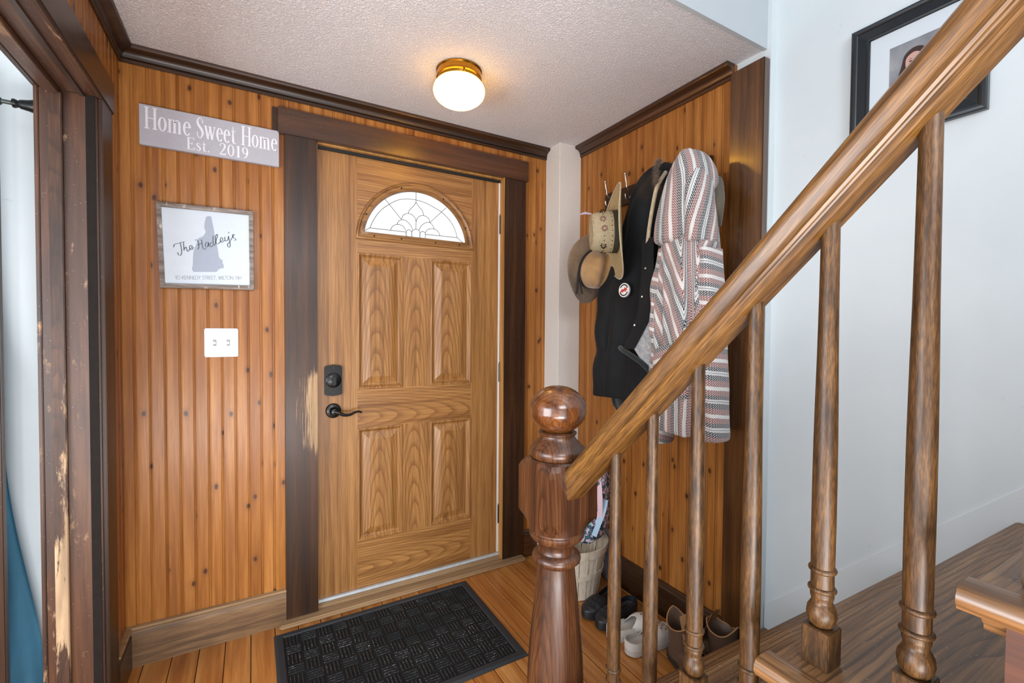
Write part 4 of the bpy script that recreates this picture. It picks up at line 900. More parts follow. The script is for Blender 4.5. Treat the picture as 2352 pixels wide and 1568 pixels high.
shear = cloth('cream_shearling', 'a8977a', 'c4b392', 0.95, 110, 1.0, 0.5, 50)

jk = empty('black_jacket', (1.27, -0.68, 1.93), 'black hooded work jacket with grey fleece lining and round chest patch', 'jacket')
JB = [(1.72, -0.625, -0.84, 1.215, 1.345), (1.64, -0.590, -0.858, 1.195, 1.35), (1.54, -0.545, -0.875, 1.190, 1.352), (1.44, -0.515, -0.880, 1.184, 1.352), (1.25, -0.505, -0.865, 1.180, 1.352), (1.10, -0.500, -0.838, 1.178, 1.352), (0.985, -0.498, -0.825, 1.180, 1.35), (0.975, -0.500, -0.822, 1.19, 1.345)]
def jf(th, z): return smoothstep(1.75, 1.35, z)*(0.013*math.cos(5*th+1.2+0.8*math.sin(z*5))+0.008*math.cos(9*th-z*4)+0.004*math.sin(17*th+z*9))
mk('body', *drape(JB, jf), black_cloth, jk, smooth=True)
JH = [(1.992, -0.785, -0.825, 1.265, 1.315), (1.975, -0.745, -0.845, 1.235, 1.335), (1.93, -0.700, -0.862, 1.205, 1.345), (1.86, -0.655, -0.872, 1.185, 1.350), (1.78, -0.628, -0.872, 1.175, 1.350), (1.70, -0.612, -0.866, 1.178, 1.350), (1.62, -0.612, -0.845, 1.195, 1.34), (1.60, -0.63, -0.82, 1.22, 1.33)]
mk('hood', *drape(JH, lambda th, z: 0.007*math.cos(4*th+z*14)+0.005*math.cos(7*th-z*20)), black_cloth, jk, smooth=True)
JS = [(1.66, -0.560, -0.64, 1.235, 1.335), (1.58, -0.510, -0.63, 1.205, 1.345), (1.47, -0.478, -0.60, 1.180, 1.345), (1.30, -0.468, -0.585, 1.168, 1.34), (1.15, -0.462, -0.58, 1.165, 1.335), (1.02, -0.458, -0.575, 1.165, 1.33), (0.975, -0.458, -0.572, 1.168, 1.328), (0.968, -0.463, -0.567, 1.18, 1.32)]
sl = mk('sleeve', *drape(JS, lambda th, z: 0.006*math.cos(3*th+z*16)+0.005*math.sin(z*34+2*th), 7, 48), black_cloth, jk, smooth=True)
V, F = tube([(1.222+0.058*math.cos(a)+0.024, -0.515+0.058*math.sin(a), 0.986) for a in [2*math.pi*i/24 for i in range(24)]], 0.0055, 8, True); mk('cuff', V, F, black_band, sl, smooth=True)
# fleece lining and the open front edge turned outwards
def sheet(name, cols, mat, parent, off=(-0.004, 0, 0), nu=14, nv=24):
    """cols: list of polylines (left to right edge), each [(x,y,z)...]; bilinear surface"""
    C = [cat_rom(c, 8) for c in cols]; m = min(len(c) for c in C); C = [[c[int(i*(len(c)-1)/(m-1))] for i in range(m)] for c in C]
    V, F = [], []
    for c in C: V += c
    for i in range(len(C)-1):
        for j in range(m-1): F.append([i*m+j, i*m+j+1, (i+1)*m+j+1, (i+1)*m+j])
    V, F = solid(V, F, off); return mk(name, V, F, mat, parent, smooth=True, auto=50)
sheet('lining', [[(1.152, -0.876, 1.42), (1.152, -0.845, 1.315), (1.154, -0.768, 1.206)], [(1.150, -0.886, 1.42), (1.149, -0.868, 1.30), (1.150, -0.815, 1.160)], [(1.156, -0.892, 1.42), (1.154, -0.888, 1.27), (1.154, -0.874, 1.092)], [(1.176, -0.895, 1.42), (1.172, -0.893, 1.26), (1.172, -0.885, 1.075)]], fleece, jk)
pl = sheet('placket', [[(1.172, -0.790, 1.66), (1.153, -0.806, 1.50), (1.150, -0.800, 1.39), (1.150, -0.765, 1.30), (1.152, -0.700, 1.20)], [(1.158, -0.828, 1.66), (1.141, -0.846, 1.50), (1.138, -0.845, 1.385), (1.138, -0.812, 1.31), (1.141, -0.740, 1.203)], [(1.164, -0.858, 1.66), (1.146, -0.878, 1.50), (1.142, -0.884, 1.384), (1.142, -0.854, 1.315), (1.146, -0.778, 1.206)]], black_cloth, jk)
for p in ((1.138, -0.840, 1.534), (1.134, -0.828, 1.420), (1.134, -0.788, 1.304)):
    d = Vector((-0.85, -0.45, 0.05)).normalized(); c = Vector(p)
    mk('snap', *tube([c, c+d*0.002, c+d*0.0045], [0.0055, 0.0055, 0.003], 12), chrome, pl, smooth=True, auto=40)
mk('hem_binding', *tube(cat_rom([(1.158, -0.680, 1.206), (1.146, -0.712, 1.196), (1.140, -0.775, 1.172), (1.141, -0.830, 1.145), (1.146, -0.868, 1.112), (1.152, -0.884, 1.080)], 8), 0.011, 10), black_band, jk, smooth=True)
bc = Vector((1.158, -0.700, 1.457)); bn = Vector((-0.97, -0.20, 0.06)).normalized(); bu = Vector((0, 0, 1)); bs_ = bu.cross(bn).normalized(); bu = bn.cross(bs_)
def disc(r0, r1, h, a0=0, a1=360, n=28):
    V, F = [], []
    for k in range(n+1):
        a = math.radians(a0+(a1-a0)*k/n)
        for r in (r0, r1): V.append(bc+bn*h+(bs_*math.cos(a)*r*0.85+bu*math.sin(a)*r))
    for k in range(n): F.append([2*k, 2*k+1, 2*k+3, 2*k+2])
    return V, F
pt = mk('patch', *solid(*disc(0.0, 0.031, 0.0045), tuple(-bn*0.010)), plain('patch_white', 'd6d3d0', 0.8), jk)
mk('patch_ring', *merge(disc(0.0205, 0.0265, 0.0049, 25, 155), disc(0.0205, 0.0265, 0.0049, 200, 340)), plain('patch_black', '26262a', 0.8), pt)
def pp(L): return [bc+bn*0.0052+bs_*a*0.017+bu*b*0.017 for a, b in L]
red = [(-1.0, -.35), (-.75, .1), (-.35, .25), (.05, .2), (.2, .75), (.45, .5), (.9, .8), (.8, .35), (1.05, .1), (.7, -.1), (.65, -.55), (.35, -.3), (-.1, -.35), (-.3, -.75), (-.5, -.35), (-.75, -.7)]
V, F = poly_prism(red, [], lambda a, b: bc+bn*0.0055+bs_*a*0.017+bu*b*0.017, tuple(-bn*0.0006)); mk('patch_figure', V, F, plain('patch_red', 'b5362c', 0.8), pt)
# a second dark garment showing below the jacket
V, F = drape([(1.20, -0.56, -0.70, 1.215, 1.33), (1.05, -0.545, -0.715, 1.205, 1.335), (0.95, -0.55, -0.715, 1.205, 1.335), (0.915, -0.575, -0.70, 1.215, 1.33), (0.885, -0.62, -0.69, 1.23, 1.32)], lambda th, z: 0.006*math.cos(6*th+z*9), 6, 48)
tag(mk('dark_scarf', V, F, cloth('black_knit', '0d0f11', '16191c', 0.9, 200, 0.8), smooth=True), 'black knit scarf end hanging below the hem of black jacket', 'scarf')

# olive parka between the jacket and the striped hoodie
pk = empty('olive_parka', (1.29, -0.93, 1.93), 'olive parka with fur hood trim squeezed behind the striped hoodie', 'coat')
PKB = [(1.93, -0.85, -0.985, 1.25, 1.33), (1.86, -0.835, -1.03, 1.225, 1.345), (1.70, -0.825, -1.055, 1.20, 1.352), (1.50, -0.815, -1.06, 1.195, 1.352), (1.25, -0.815, -1.06, 1.20, 1.352), (1.05, -0.82, -1.05, 1.21, 1.35)]
pkb = mk('body', *drape(PKB, lambda th, z: 0.008*math.cos(5*th+z*6)), olive, pk, smooth=True)
mk('shearling_edge', *tube(cat_rom([(1.222, -0.862, 1.93), (1.170, -0.865, 1.86), (1.160, -0.852, 1.78), (1.158, -0.838, 1.70), (1.160, -0.828, 1.64)], 8), [0.008]*33, 10), shear, pk, smooth=True)
mk('collar_fold', *tube(cat_rom([(1.30, -1.045, 1.86), (1.262, -1.075, 1.80), (1.248, -1.083, 1.755), (1.262, -1.075, 1.715), (1.30, -1.05, 1.69)], 6), [0.016, 0.018, 0.02, 0.021, 0.022, 0.022, 0.023, 0.024, 0.024, 0.025, 0.025, 0.025, 0.025, 0.024, 0.024, 0.023, 0.022, 0.021, 0.02, 0.019, 0.018, 0.017, 0.016, 0.015, 0.014], 12), cloth('parka_collar', '4a4338', '5c5446', 0.9), pk, smooth=True)
V, F = [], []; rf = random.Random(3)
path = cat_rom([(1.225, -0.83, 1.985), (1.175, -0.868, 1.965), (1.160, -0.872, 1.93), (1.165, -0.868, 1.89), (1.18, -0.86, 1.86)], 10)
for i in range(1500):
    p = path[rf.randrange(len(path))]; d = Vector((rf.gauss(-0.5, .6), rf.gauss(0.2, .7), rf.gauss(0.1, .7))).normalized(); L = rf.uniform(0.012, 0.030)
    s = d.orthogonal().normalized()*0.0006; q = p+d*L+Vector((0, 0, -0.006)); b = len(V); c0 = p+Vector((rf.gauss(0, .004), rf.gauss(0, .004), rf.gauss(0, .004)))
    V += [c0-s, c0+s, q]; F.append([b, b+1, b+2])
fu = mk('fur_trim', V, F, cloth('brown_fur', '5a4230', '8a6d50', 0.9, 100, 0.2), pk); fu['kind'] = 'stuff'

# striped hoodie: stripes follow the cloth through its UV map
def stripes(name, pale='ccc8c6'):
    n = N(name); uv = n.new('ShaderNodeUVMap').outputs[0]; s = n.sep(uv); u, v_ = s[0], s[1]
    wob = n.math('MULTIPLY_ADD', n.noise(n.coord(0), 9, 3), 0.012, -0.006); uu = n.math('ADD', u, wob)
    fr_ = n.math('FRACT', n.math('DIVIDE', uu, 0.098))
    base = n.ramp(fr_, [(0, lin('d6d2ce')), (0.13, lin('82463d')), (0.33, lin('121823')), (0.52, lin('cfcdca')), (0.58, lin('8f9092')), (0.61, lin('d2d0cd')), (0.67, lin('121823')), (0.82, lin('82463d'))], 'CONSTANT')
    solidm = n.ramp(fr_, [(0, W1), (0.13, W0), (0.52, W1), (0.67, W0)], 'CONSTANT')
    z = n.math('FRACT', n.math('ADD', n.math('DIVIDE', v_, 0.0098), n.math('MULTIPLY', n.math('PINGPONG', n.math('DIVIDE', uu, 0.0078), 0.5), 1.6)))
    zz = n.math('MAXIMUM', solidm, n.math('LESS_THAN', z, 0.66))
    fz = n.noise(n.coord(0), 260, 2)
    c = n.mix(zz, lin(pale), base); c = n.mix(n.math('MULTIPLY', n.maprange(fz, 0.35, 0.7), 0.35), c, n.mix(0.5, c, lin('b4b0ae')))
    n.col(c); n.p(Roughness=0.95); n.b.inputs['Sheen Weight'].default_value = 0.3; n.b.inputs['Specular IOR Level'].default_value = 0.1
    n.bump(n.math('ADD', fz, n.math('MULTIPLY', z, 0.4)), 0.6, 0.004); return n.m
st_m = stripes('woven_baja_stripes')
hd = empty('striped_hoodie', (1.25, -0.98, 1.95), 'striped woven pullover hoodie in white, rust and navy zigzags', 'hoodie')
def arcs(V, nth, th0):
    """distance along each row of the cloth, from the angle th0"""
    out = []; i0 = int(th0/(2*math.pi)*nth)
    for r in range(len(V)//nth):
        row = V[r*nth:(r+1)*nth]; a = [0.0]*nth; acc = 0
        for q in range(1, nth//2+1): acc += (row[(i0+q) % nth]-row[(i0+q-1) % nth]).length; a[(i0+q) % nth] = acc
        acc = 0
        for q in range(1, nth-nth//2): acc += (row[(i0-q) % nth]-row[(i0-q+1) % nth]).length; a[(i0-q) % nth] = -acc
        out += a
    return out
def woven(name, levels, fold, k, nth, th0, fn):
    V, F = drape(levels, fold, k, nth); A_ = arcs(V, nth, th0)
    return mk(name, V, F, st_m, hd, smooth=True, uv=[fn(a, p) for a, p in zip(A_, V)])
HB = [(1.72, -0.935, -1.060, 1.145, 1.30), (1.65, -0.905, -1.088, 1.122, 1.305), (1.55, -0.898, -1.100, 1.108, 1.305), (1.40, -0.895, -1.112, 1.100, 1.305), (1.20, -0.895, -1.118, 1.098, 1.305), (1.02, -0.898, -1.118, 1.100, 1.30), (0.91, -0.902, -1.115, 1.103, 1.30), (0.895, -0.908, -1.11, 1.115, 1.29)]
def hf(th, z): return smoothstep(1.7, 1.3, z)*(0.010*math.cos(7*th+0.6*math.sin(z*6))+0.007*math.cos(11*th+z*3)+0.003*math.cos(19*th))
def buv(a, p):
    k = 0.42*max(0.0, p.z-1.18)
    return (0.024+a-math.copysign(1, a)*k*smoothstep(0.0, 0.03, abs(a)), p.z+abs(a)*0.4)
woven('body', HB, hf, 9, 120, 2.15, buv)
HH = [(1.968, -0.985, -1.010, 1.180, 1.225), (1.952, -0.965, -1.040, 1.150, 1.255), (1.90, -0.945, -1.075, 1.118, 1.28), (1.84, -0.930, -1.090, 1.100, 1.29), (1.75, -0.912, -1.078, 1.090, 1.29), (1.68, -0.900, -1.062, 1.088, 1.29), (1.63, -0.896, -1.045, 1.095, 1.28), (1.615, -0.905, -1.03, 1.11, 1.27)]
woven('hood', HH, lambda th, z: 0.005*math.cos(3*th+z*10)+0.003*math.cos(8*th), 9, 110, 2.15, lambda a, p: (a+0.22*(p.z-1.65)+0.03, p.z))
woven('hood_edge', [(1.865, -1.045, -1.085, 1.125, 1.20), (1.83, -1.04, -1.095, 1.108, 1.225), (1.76, -1.035, -1.098, 1.102, 1.245), (1.67, -1.03, -1.098, 1.105, 1.265), (1.61, -1.03, -1.096, 1.115, 1.275)], lambda th, z: 0.003*math.cos(4*th+z*18), 7, 40, 2.3, lambda a, p: (a-0.3*(p.z-1.7), p.z))
woven('sleeve', [(1.60, -0.900, -0.945, 1.128, 1.24), (1.5, -0.884, -0.94, 1.115, 1.23), (1.35, -0.880, -0.936, 1.108, 1.225), (1.2, -0.880, -0.935, 1.108, 1.225), (1.0, -0.876, -0.934, 1.112, 1.23), (0.86, -0.860, -0.932, 1.116, 1.24), (0.835, -0.868, -0.925, 1.126, 1.23)], lambda th, z: 0.004*math.cos(4*th+z*15)+0.004*math.sin(z*40), 8, 44, 2.2, lambda a, p: (p.z+0.3*a, a))
woven('sleeve', [(1.58, -1.075, -1.120, 1.14, 1.25), (1.45, -1.080, -1.138, 1.128, 1.245), (1.25, -1.085, -1.158, 1.122, 1.24), (1.08, -1.088, -1.168, 1.120, 1.24), (0.95, -1.088, -1.176, 1.118, 1.24), (0.90, -1.090, -1.178, 1.120, 1.24), (0.893, -1.10, -1.17, 1.13, 1.23)], lambda th, z: 0.004*math.cos(3*th+z*12)+0.003*math.sin(z*36), 8, 44, 2.2, lambda a, p: (p.z+0.12*a, a))
V, F = grid(24, 18, lambda u, v: (1.078+0.012*abs(2*u-1)**3-0.006*math.sin(v*math.pi), -0.935-0.155*u, 1.04+0.19*v-0.02*abs(2*u-1)*v)); U_ = [(p.z*0.8+p.y*0.25, p.y) for p in V]; V, F = solid(V, F, (0.010, 0, 0)); mk('pocket', V, F, st_m, hd, smooth=True, uv=U_+U_, auto=60)

# ------------------------------------------------------------------ hats on the rack
def frame_of(n_, u_):
    n_ = Vector(n_).normalized(); s_ = Vector(u_).cross(n_).normalized(); return n_, n_.cross(s_).normalized(), s_
straw = N('woven_straw'); v = straw.coord(0)
w1 = straw.new('ShaderNodeTexWave'); straw.set(w1.inputs['Vector'], v); w1.inputs['Scale'].default_value = 55; w1.inputs['Distortion'].default_value = 6; w1.inputs['Detail'].default_value = 1; w1.inputs['Detail Scale'].default_value = 8
straw.col(straw.mix(w1.outputs[1], lin('b29d74'), lin('ddcfae'))); straw.p(Roughness=0.7); straw.bump(w1.outputs[1], 0.8, 0.004); straw_m = straw.m
straw_d = plain('straw_brim', 'b09a70', 0.75, nscale=60, namp=0.25, bump=0.6, bscale=150)
nn, uu_, ss = frame_of((-0.86, 0.50, -0.04), (0.02, 0, 1)); B0 = Vector((1.150, -0.655, 1.718))
sh = empty('straw_hat', B0, 'woven straw cowboy hat with dark band and beaded flowers beside the black jacket', 'hat')
def hat_pt(a, ru, rs, h): return B0+nn*h+uu_*math.cos(a)*ru+ss*math.sin(a)*rs
CR = [(0.092, 0.078, 0.0), (0.091, 0.077, 0.03), (0.088, 0.074, 0.06), (0.085, 0.071, 0.09), (0.082, 0.067, 0.105), (0.074, 0.058, 0.114), (0.055, 0.040, 0.114), (0.030, 0.018, 0.106), (0.004, 0.002, 0.103)]
rings = [[hat_pt(2*math.pi*k/48, ru, rs*(1-0.0*k), h) for k in range(48)] for ru, rs, h in CR]
mk('crown', *loft(rings), straw_m, sh, smooth=True)
rings = []
for q in range(9):
    t = q/8; r = []
    for k in range(64):
        a = 2*math.pi*k/64; r.append(hat_pt(a, 0.090+0.118*t, 0.076+0.095*t, 0.028*(t**1.6)*abs(math.sin(a))**2.2-0.012*t*abs(math.cos(a))**2))
    rings.append(r)
V, F = loft(rings, False); V, F = solid(V, F, tuple(-nn*0.003)); br = mk('brim', V, F, straw_d, sh, smooth=True)
rim = [Vector(p) for p in rings[-1]]; mk('rim_binding', *tube(rim, 0.003, 6, True), shear, br, smooth=True)
rings = [[hat_pt(2*math.pi*k/48, 0.0935-0.0008*h*100*0.1, 0.0795, h) for k in range(48)] for h in (0.002, 0.026)]
mk('band', *loft(rings, False), plain('dark_olive_band', '2f2d20', 0.7), sh, smooth=True)
bead = plain('dark_bead', '1a1512', 0.4); pinkb = plain('rose_bead', '9a6a68', 0.5)
V, F = [], []
for row, h in ((0, 0.034), (1, 0.068)):
    for k in range(26):
        a = 2*math.pi*k/26; c = hat_pt(a, 0.0915-0.03*h, 0.0775-0.03*h, h); V, F = merge((V, F), lathe([(0.0001, -0.0028), (0.0028, 0), (0.0001, 0.0028)], c, 6))
o = mk('bead_rows', V, F, bead, sh); o['kind'] = 'stuff'
for a, h, m_ in ((math.radians(28), 0.066, bead), (math.radians(90), 0.068, pinkb), (math.radians(62), 0.072, pinkb), (math.radians(140), 0.07, bead)):
    V, F = [], []
    c = hat_pt(a, 0.090, 0.076, h)
    for k in range(7):
        b = 2*math.pi*k/7; V, F = merge((V, F), lathe([(0.0001, -0.004), (0.005, 0), (0.0001, 0.004)], c+(nn*math.cos(b)+uu_*math.sin(b))*0.010, 8))
    mk('flower', V, F, m_, sh)
ft = hat_pt(math.radians(20), 0.080, 0.068, 0.112); mk('feather', *tube([ft, ft+Vector((-0.02, 0.02, 0.006)), ft+Vector((-0.05, 0.04, -0.004))], [0.003, 0.006, 0.001], 6), plain('lilac_feather', 'a99aa8', 0.8), sh)

felt = cloth('tan_felt', '9a7850', 'b58f62', 0.9, 200, 0.3, 0.4, 14); felt_d = cloth('brown_felt_brim', '6e5844', '85705a', 0.9, 200, 0.3, 0.4, 14)
nn, uu_, ss = frame_of((0.02, -0.96, -0.26), (0.05, 0, 1)); B0 = Vector((1.185, -0.445, 1.580))
fh = empty('felt_hat', B0, 'tan felt hat with creased crown and wide brim hanging nearest the white corner', 'hat')
CR = [(0.092, 0.080, 0.0), (0.090, 0.080, 0.03), (0.086, 0.078, 0.06), (0.082, 0.075, 0.085), (0.074, 0.068, 0.102), (0.058, 0.052, 0.112), (0.038, 0.034, 0.116), (0.018, 0.016, 0.117), (0.002, 0.002, 0.117)]
rings = []
for ru, rs, h in CR:
    r = []
    for k in range(64):
        a = 2*math.pi*k/64; p = hat_pt(a, ru, rs, h); off = (p-B0); sx = off.dot(ss); ux = off.dot(uu_)
        d = 0.030*math.exp(-(sx/0.020)**2)*smoothstep(0.02, 0.11, h)*(0.6+0.4*math.cos(ux*12)); r.append(p-nn*d)
    rings.append(r)
mk('crown', *loft(rings), felt, fh, smooth=True)
rings = []
for q in range(10):
    t = q/9; r = []
    for k in range(72):
        a = 2*math.pi*k/72; r.append(hat_pt(a, 0.090+0.080*t, 0.078+0.066*t, 0.03*t*t*math.sin(2*a+0.6)+0.022*t*t*abs(math.sin(a))-0.01*t))
    rings.append(r)
V, F = loft(rings, False); V, F = solid(V, F, tuple(-nn*0.0035)); mk('brim', V, F, felt_d, fh, smooth=True)
rings = [[hat_pt(2*math.pi*k/48, 0.0935, 0.0818, h) for k in range(48)] for h in (0.001, 0.018)]
bd = mk('band', *loft(rings, False), plain('black_ribbon', '1a1714', 0.7), fh, smooth=True)
c = hat_pt(math.radians(-105), 0.093, 0.082, 0.006)
for dx in (-0.006, 0.008):
    mk('ribbon_tail', *tube([c, c+Vector((dx, -0.004, -0.05)), c+Vector((dx*2.2, -0.006, -0.105))], [0.006, 0.005, 0.004], 6), plain('black_ribbon_tail', '1a1714', 0.7), bd)
# ------------------------------------------------------------------ bushel basket with a patterned backpack
BX, BY = 1.132, -0.380
bk = empty('bushel_basket', (BX, BY, 0.0), 'pale wooden bushel basket behind the newel post holding a backpack', 'basket')
def brad(z): return 0.132+0.040*(z/0.25)
ns = 22
for k in range(ns):
    a0, a1 = 2*math.pi*(k+0.04)/ns, 2*math.pi*(k+0.96)/ns; am = (a0+a1)/2; off = 0.0012 if k % 2 else -0.0008
    V, F = [], []
    for z in (0.004, 0.08, 0.16, 0.245):
        for a in (a0, am, a1):
            for d in (0, -0.003): V.append(Vector((BX+(brad(z)+off+d)*math.cos(a), BY+(brad(z)+off+d)*math.sin(a), z)))
    for i in range(3):
        b = i*6
        for j in range(2): F.append([b+2*j, b+2*j+2, b+2*j+8, b+2*j+6]); F.append([b+2*j+1, b+2*j+7, b+2*j+9, b+2*j+3])
        F.append([b, b+6, b+7, b+1]); F.append([b+4, b+5, b+11, b+10])
    F += [[0, 1, 3, 2], [2, 3, 5, 4], [18, 20, 21, 19], [20, 22, 23, 21]]
    mk('slat', V, F, basket_m, bk)
def hoop(name, z0, z1, t):
    rings = [[Vector((BX+(brad(z)+r)*math.cos(2*math.pi*k/56), BY+(brad(z)+r)*math.sin(2*math.pi*k/56), z)) for k in range(56)] for r, z in ((0.0015, z0), (t, z0), (t, z1), (0.0015, z1))]
    V, F = loft(rings, False); m_ = 56; F += [[3*m_+k, 3*m_+(k+1) % m_, (k+1) % m_, k] for k in range(m_)]; mk(name, V, F, basket_m, bk, smooth=True, auto=40)
hoop('rim_hoop', 0.212, 0.252, 0.007); hoop('middle_hoop', 0.105, 0.132, 0.005)
mk('bottom', *lathe([(0.128, 0.004), (0.128, 0.012)], (BX, BY, 0), 40), basket_m, bk)

n = N('navy_unicorn_print'); v = n.coord(0)
vo = n.new('ShaderNodeTexVoronoi'); n.set(vo.inputs['Vector'], n.vmath('ADD', n.vmath('MULTIPLY', v, (30, 30, 30)), n.scale(n.new('ShaderNodeTexNoise').outputs[1], 0.0))); vo.inputs['Scale'].default_value = 1.0
nz = n.noise(v, 52, 3, 0.6, 0.8); c = n.mix(n.maprange(nz, 0.50, 0.53), lin('1b2a3f'), lin('cdb9c4'))
c = n.mix(n.math('MULTIPLY', n.maprange(nz, 0.40, 0.42), n.maprange(nz, 0.46, 0.44)), c, lin('4a7f8c'))
c = n.mix(n.math('MULTIPLY', n.math('GREATER_THAN', n.sep(vo.outputs['Color'])[1], 0.86), n.math('LESS_THAN', vo.outputs['Distance'], 0.42)), c, lin('62c3b4'))
n.col(c); n.p(Roughness=0.7); n.bump(n.noise(v, 40, 3), 0.3, 0.01); bag_m = n.m
bp_ = empty('patterned_backpack', (BX+0.02, BY, 0.2), 'navy backpack with pale unicorn print standing in the bushel basket', 'backpack')
def superell(c, r, e, rot=0, n1=32, n2=20):
    V, F = [], []
    for j in range(n2+1):
        ph_ = -math.pi/2+math.pi*j/n2
        for i in range(n1):
            th = 2*math.pi*i/n1; f = lambda t: math.copysign(abs(t)**e, t)
            p = Vector((r[0]*f(math.cos(ph_))*f(math.cos(th)), r[1]*f(math.cos(ph_))*f(math.sin(th)), r[2]*f(math.sin(ph_))))
            V.append(Matrix.Rotation(rot, 3, 'Z') @ p+Vector(c))
    for j in range(n2):
        for i in range(n1): F.append([j*n1+i, j*n1+(i+1) % n1, (j+1)*n1+(i+1) % n1, (j+1)*n1+i])
    return V, F
R0 = 0.5
mk('main_bag', *superell((BX+0.066, BY-0.026, 0.448), (0.080, 0.118, 0.198), 0.55, R0), bag_m, bp_, smooth=True)
mk('front_pocket', *superell((BX+0.012, BY-0.062, 0.375), (0.045, 0.090, 0.125), 0.6, R0), bag_m, bp_, smooth=True)
mk('trim_band', *superell((BX+0.050, BY-0.030, 0.520), (0.076, 0.108, 0.012), 0.6, R0), plain('pale_pink_trim', 'd2b7c0', 0.6), bp_, smooth=True)
mk('top_flap', *superell((BX+0.060, BY-0.018, 0.61), (0.060, 0.095, 0.035), 0.7, R0), plain('teal_trim', '62b8ab', 0.6), bp_, smooth=True)
def strap(name, P, r, m): 
    P = cat_rom(P, 8); V, F = [], []
    for i, p in enumerate(P):
        t = (P[min(i+1, len(P)-1)]-P[max(i-1, 0)]).normalized(); s_ = t.cross(Vector((-0.7, -0.7, 0))).normalized()*r; V += [p-s_, p+s_]
    for i in range(len(P)-1): F.append([2*i, 2*i+1, 2*i+3, 2*i+2])
    V, F = solid(V, F, (0.004, 0.004, 0)); mk(name, V, F, m, bp_, smooth=True, auto=50)
strap('strap', [(BX+0.055, BY-0.135, 0.56), (BX+0.045, BY-0.155, 0.48), (BX+0.040, BY-0.160, 0.40), (BX+0.025, BY-0.150, 0.34)], 0.012, plain('pink_strap', 'd9b9c2', 0.6))
strap('strap', [(BX+0.085, BY-0.150, 0.47), (BX+0.055, BY-0.165, 0.42), (BX+0.030, BY-0.160, 0.36), (BX+0.015, BY-0.150, 0.31)], 0.012, plain('blue_strap', 'a9c6dc', 0.6))
V, F = superell((1.335, -0.44, 0.13), (0.022, 0.06, 0.13), 0.5)
tag(mk('grey_tote', V, F, cloth('grey_print_cloth', '6a6d78', '9a9aa4', 0.9, 120, 0.4, 0.2, 30), smooth=True), 'grey cloth tote slumped between basket and coat wall baseboard', 'bag')

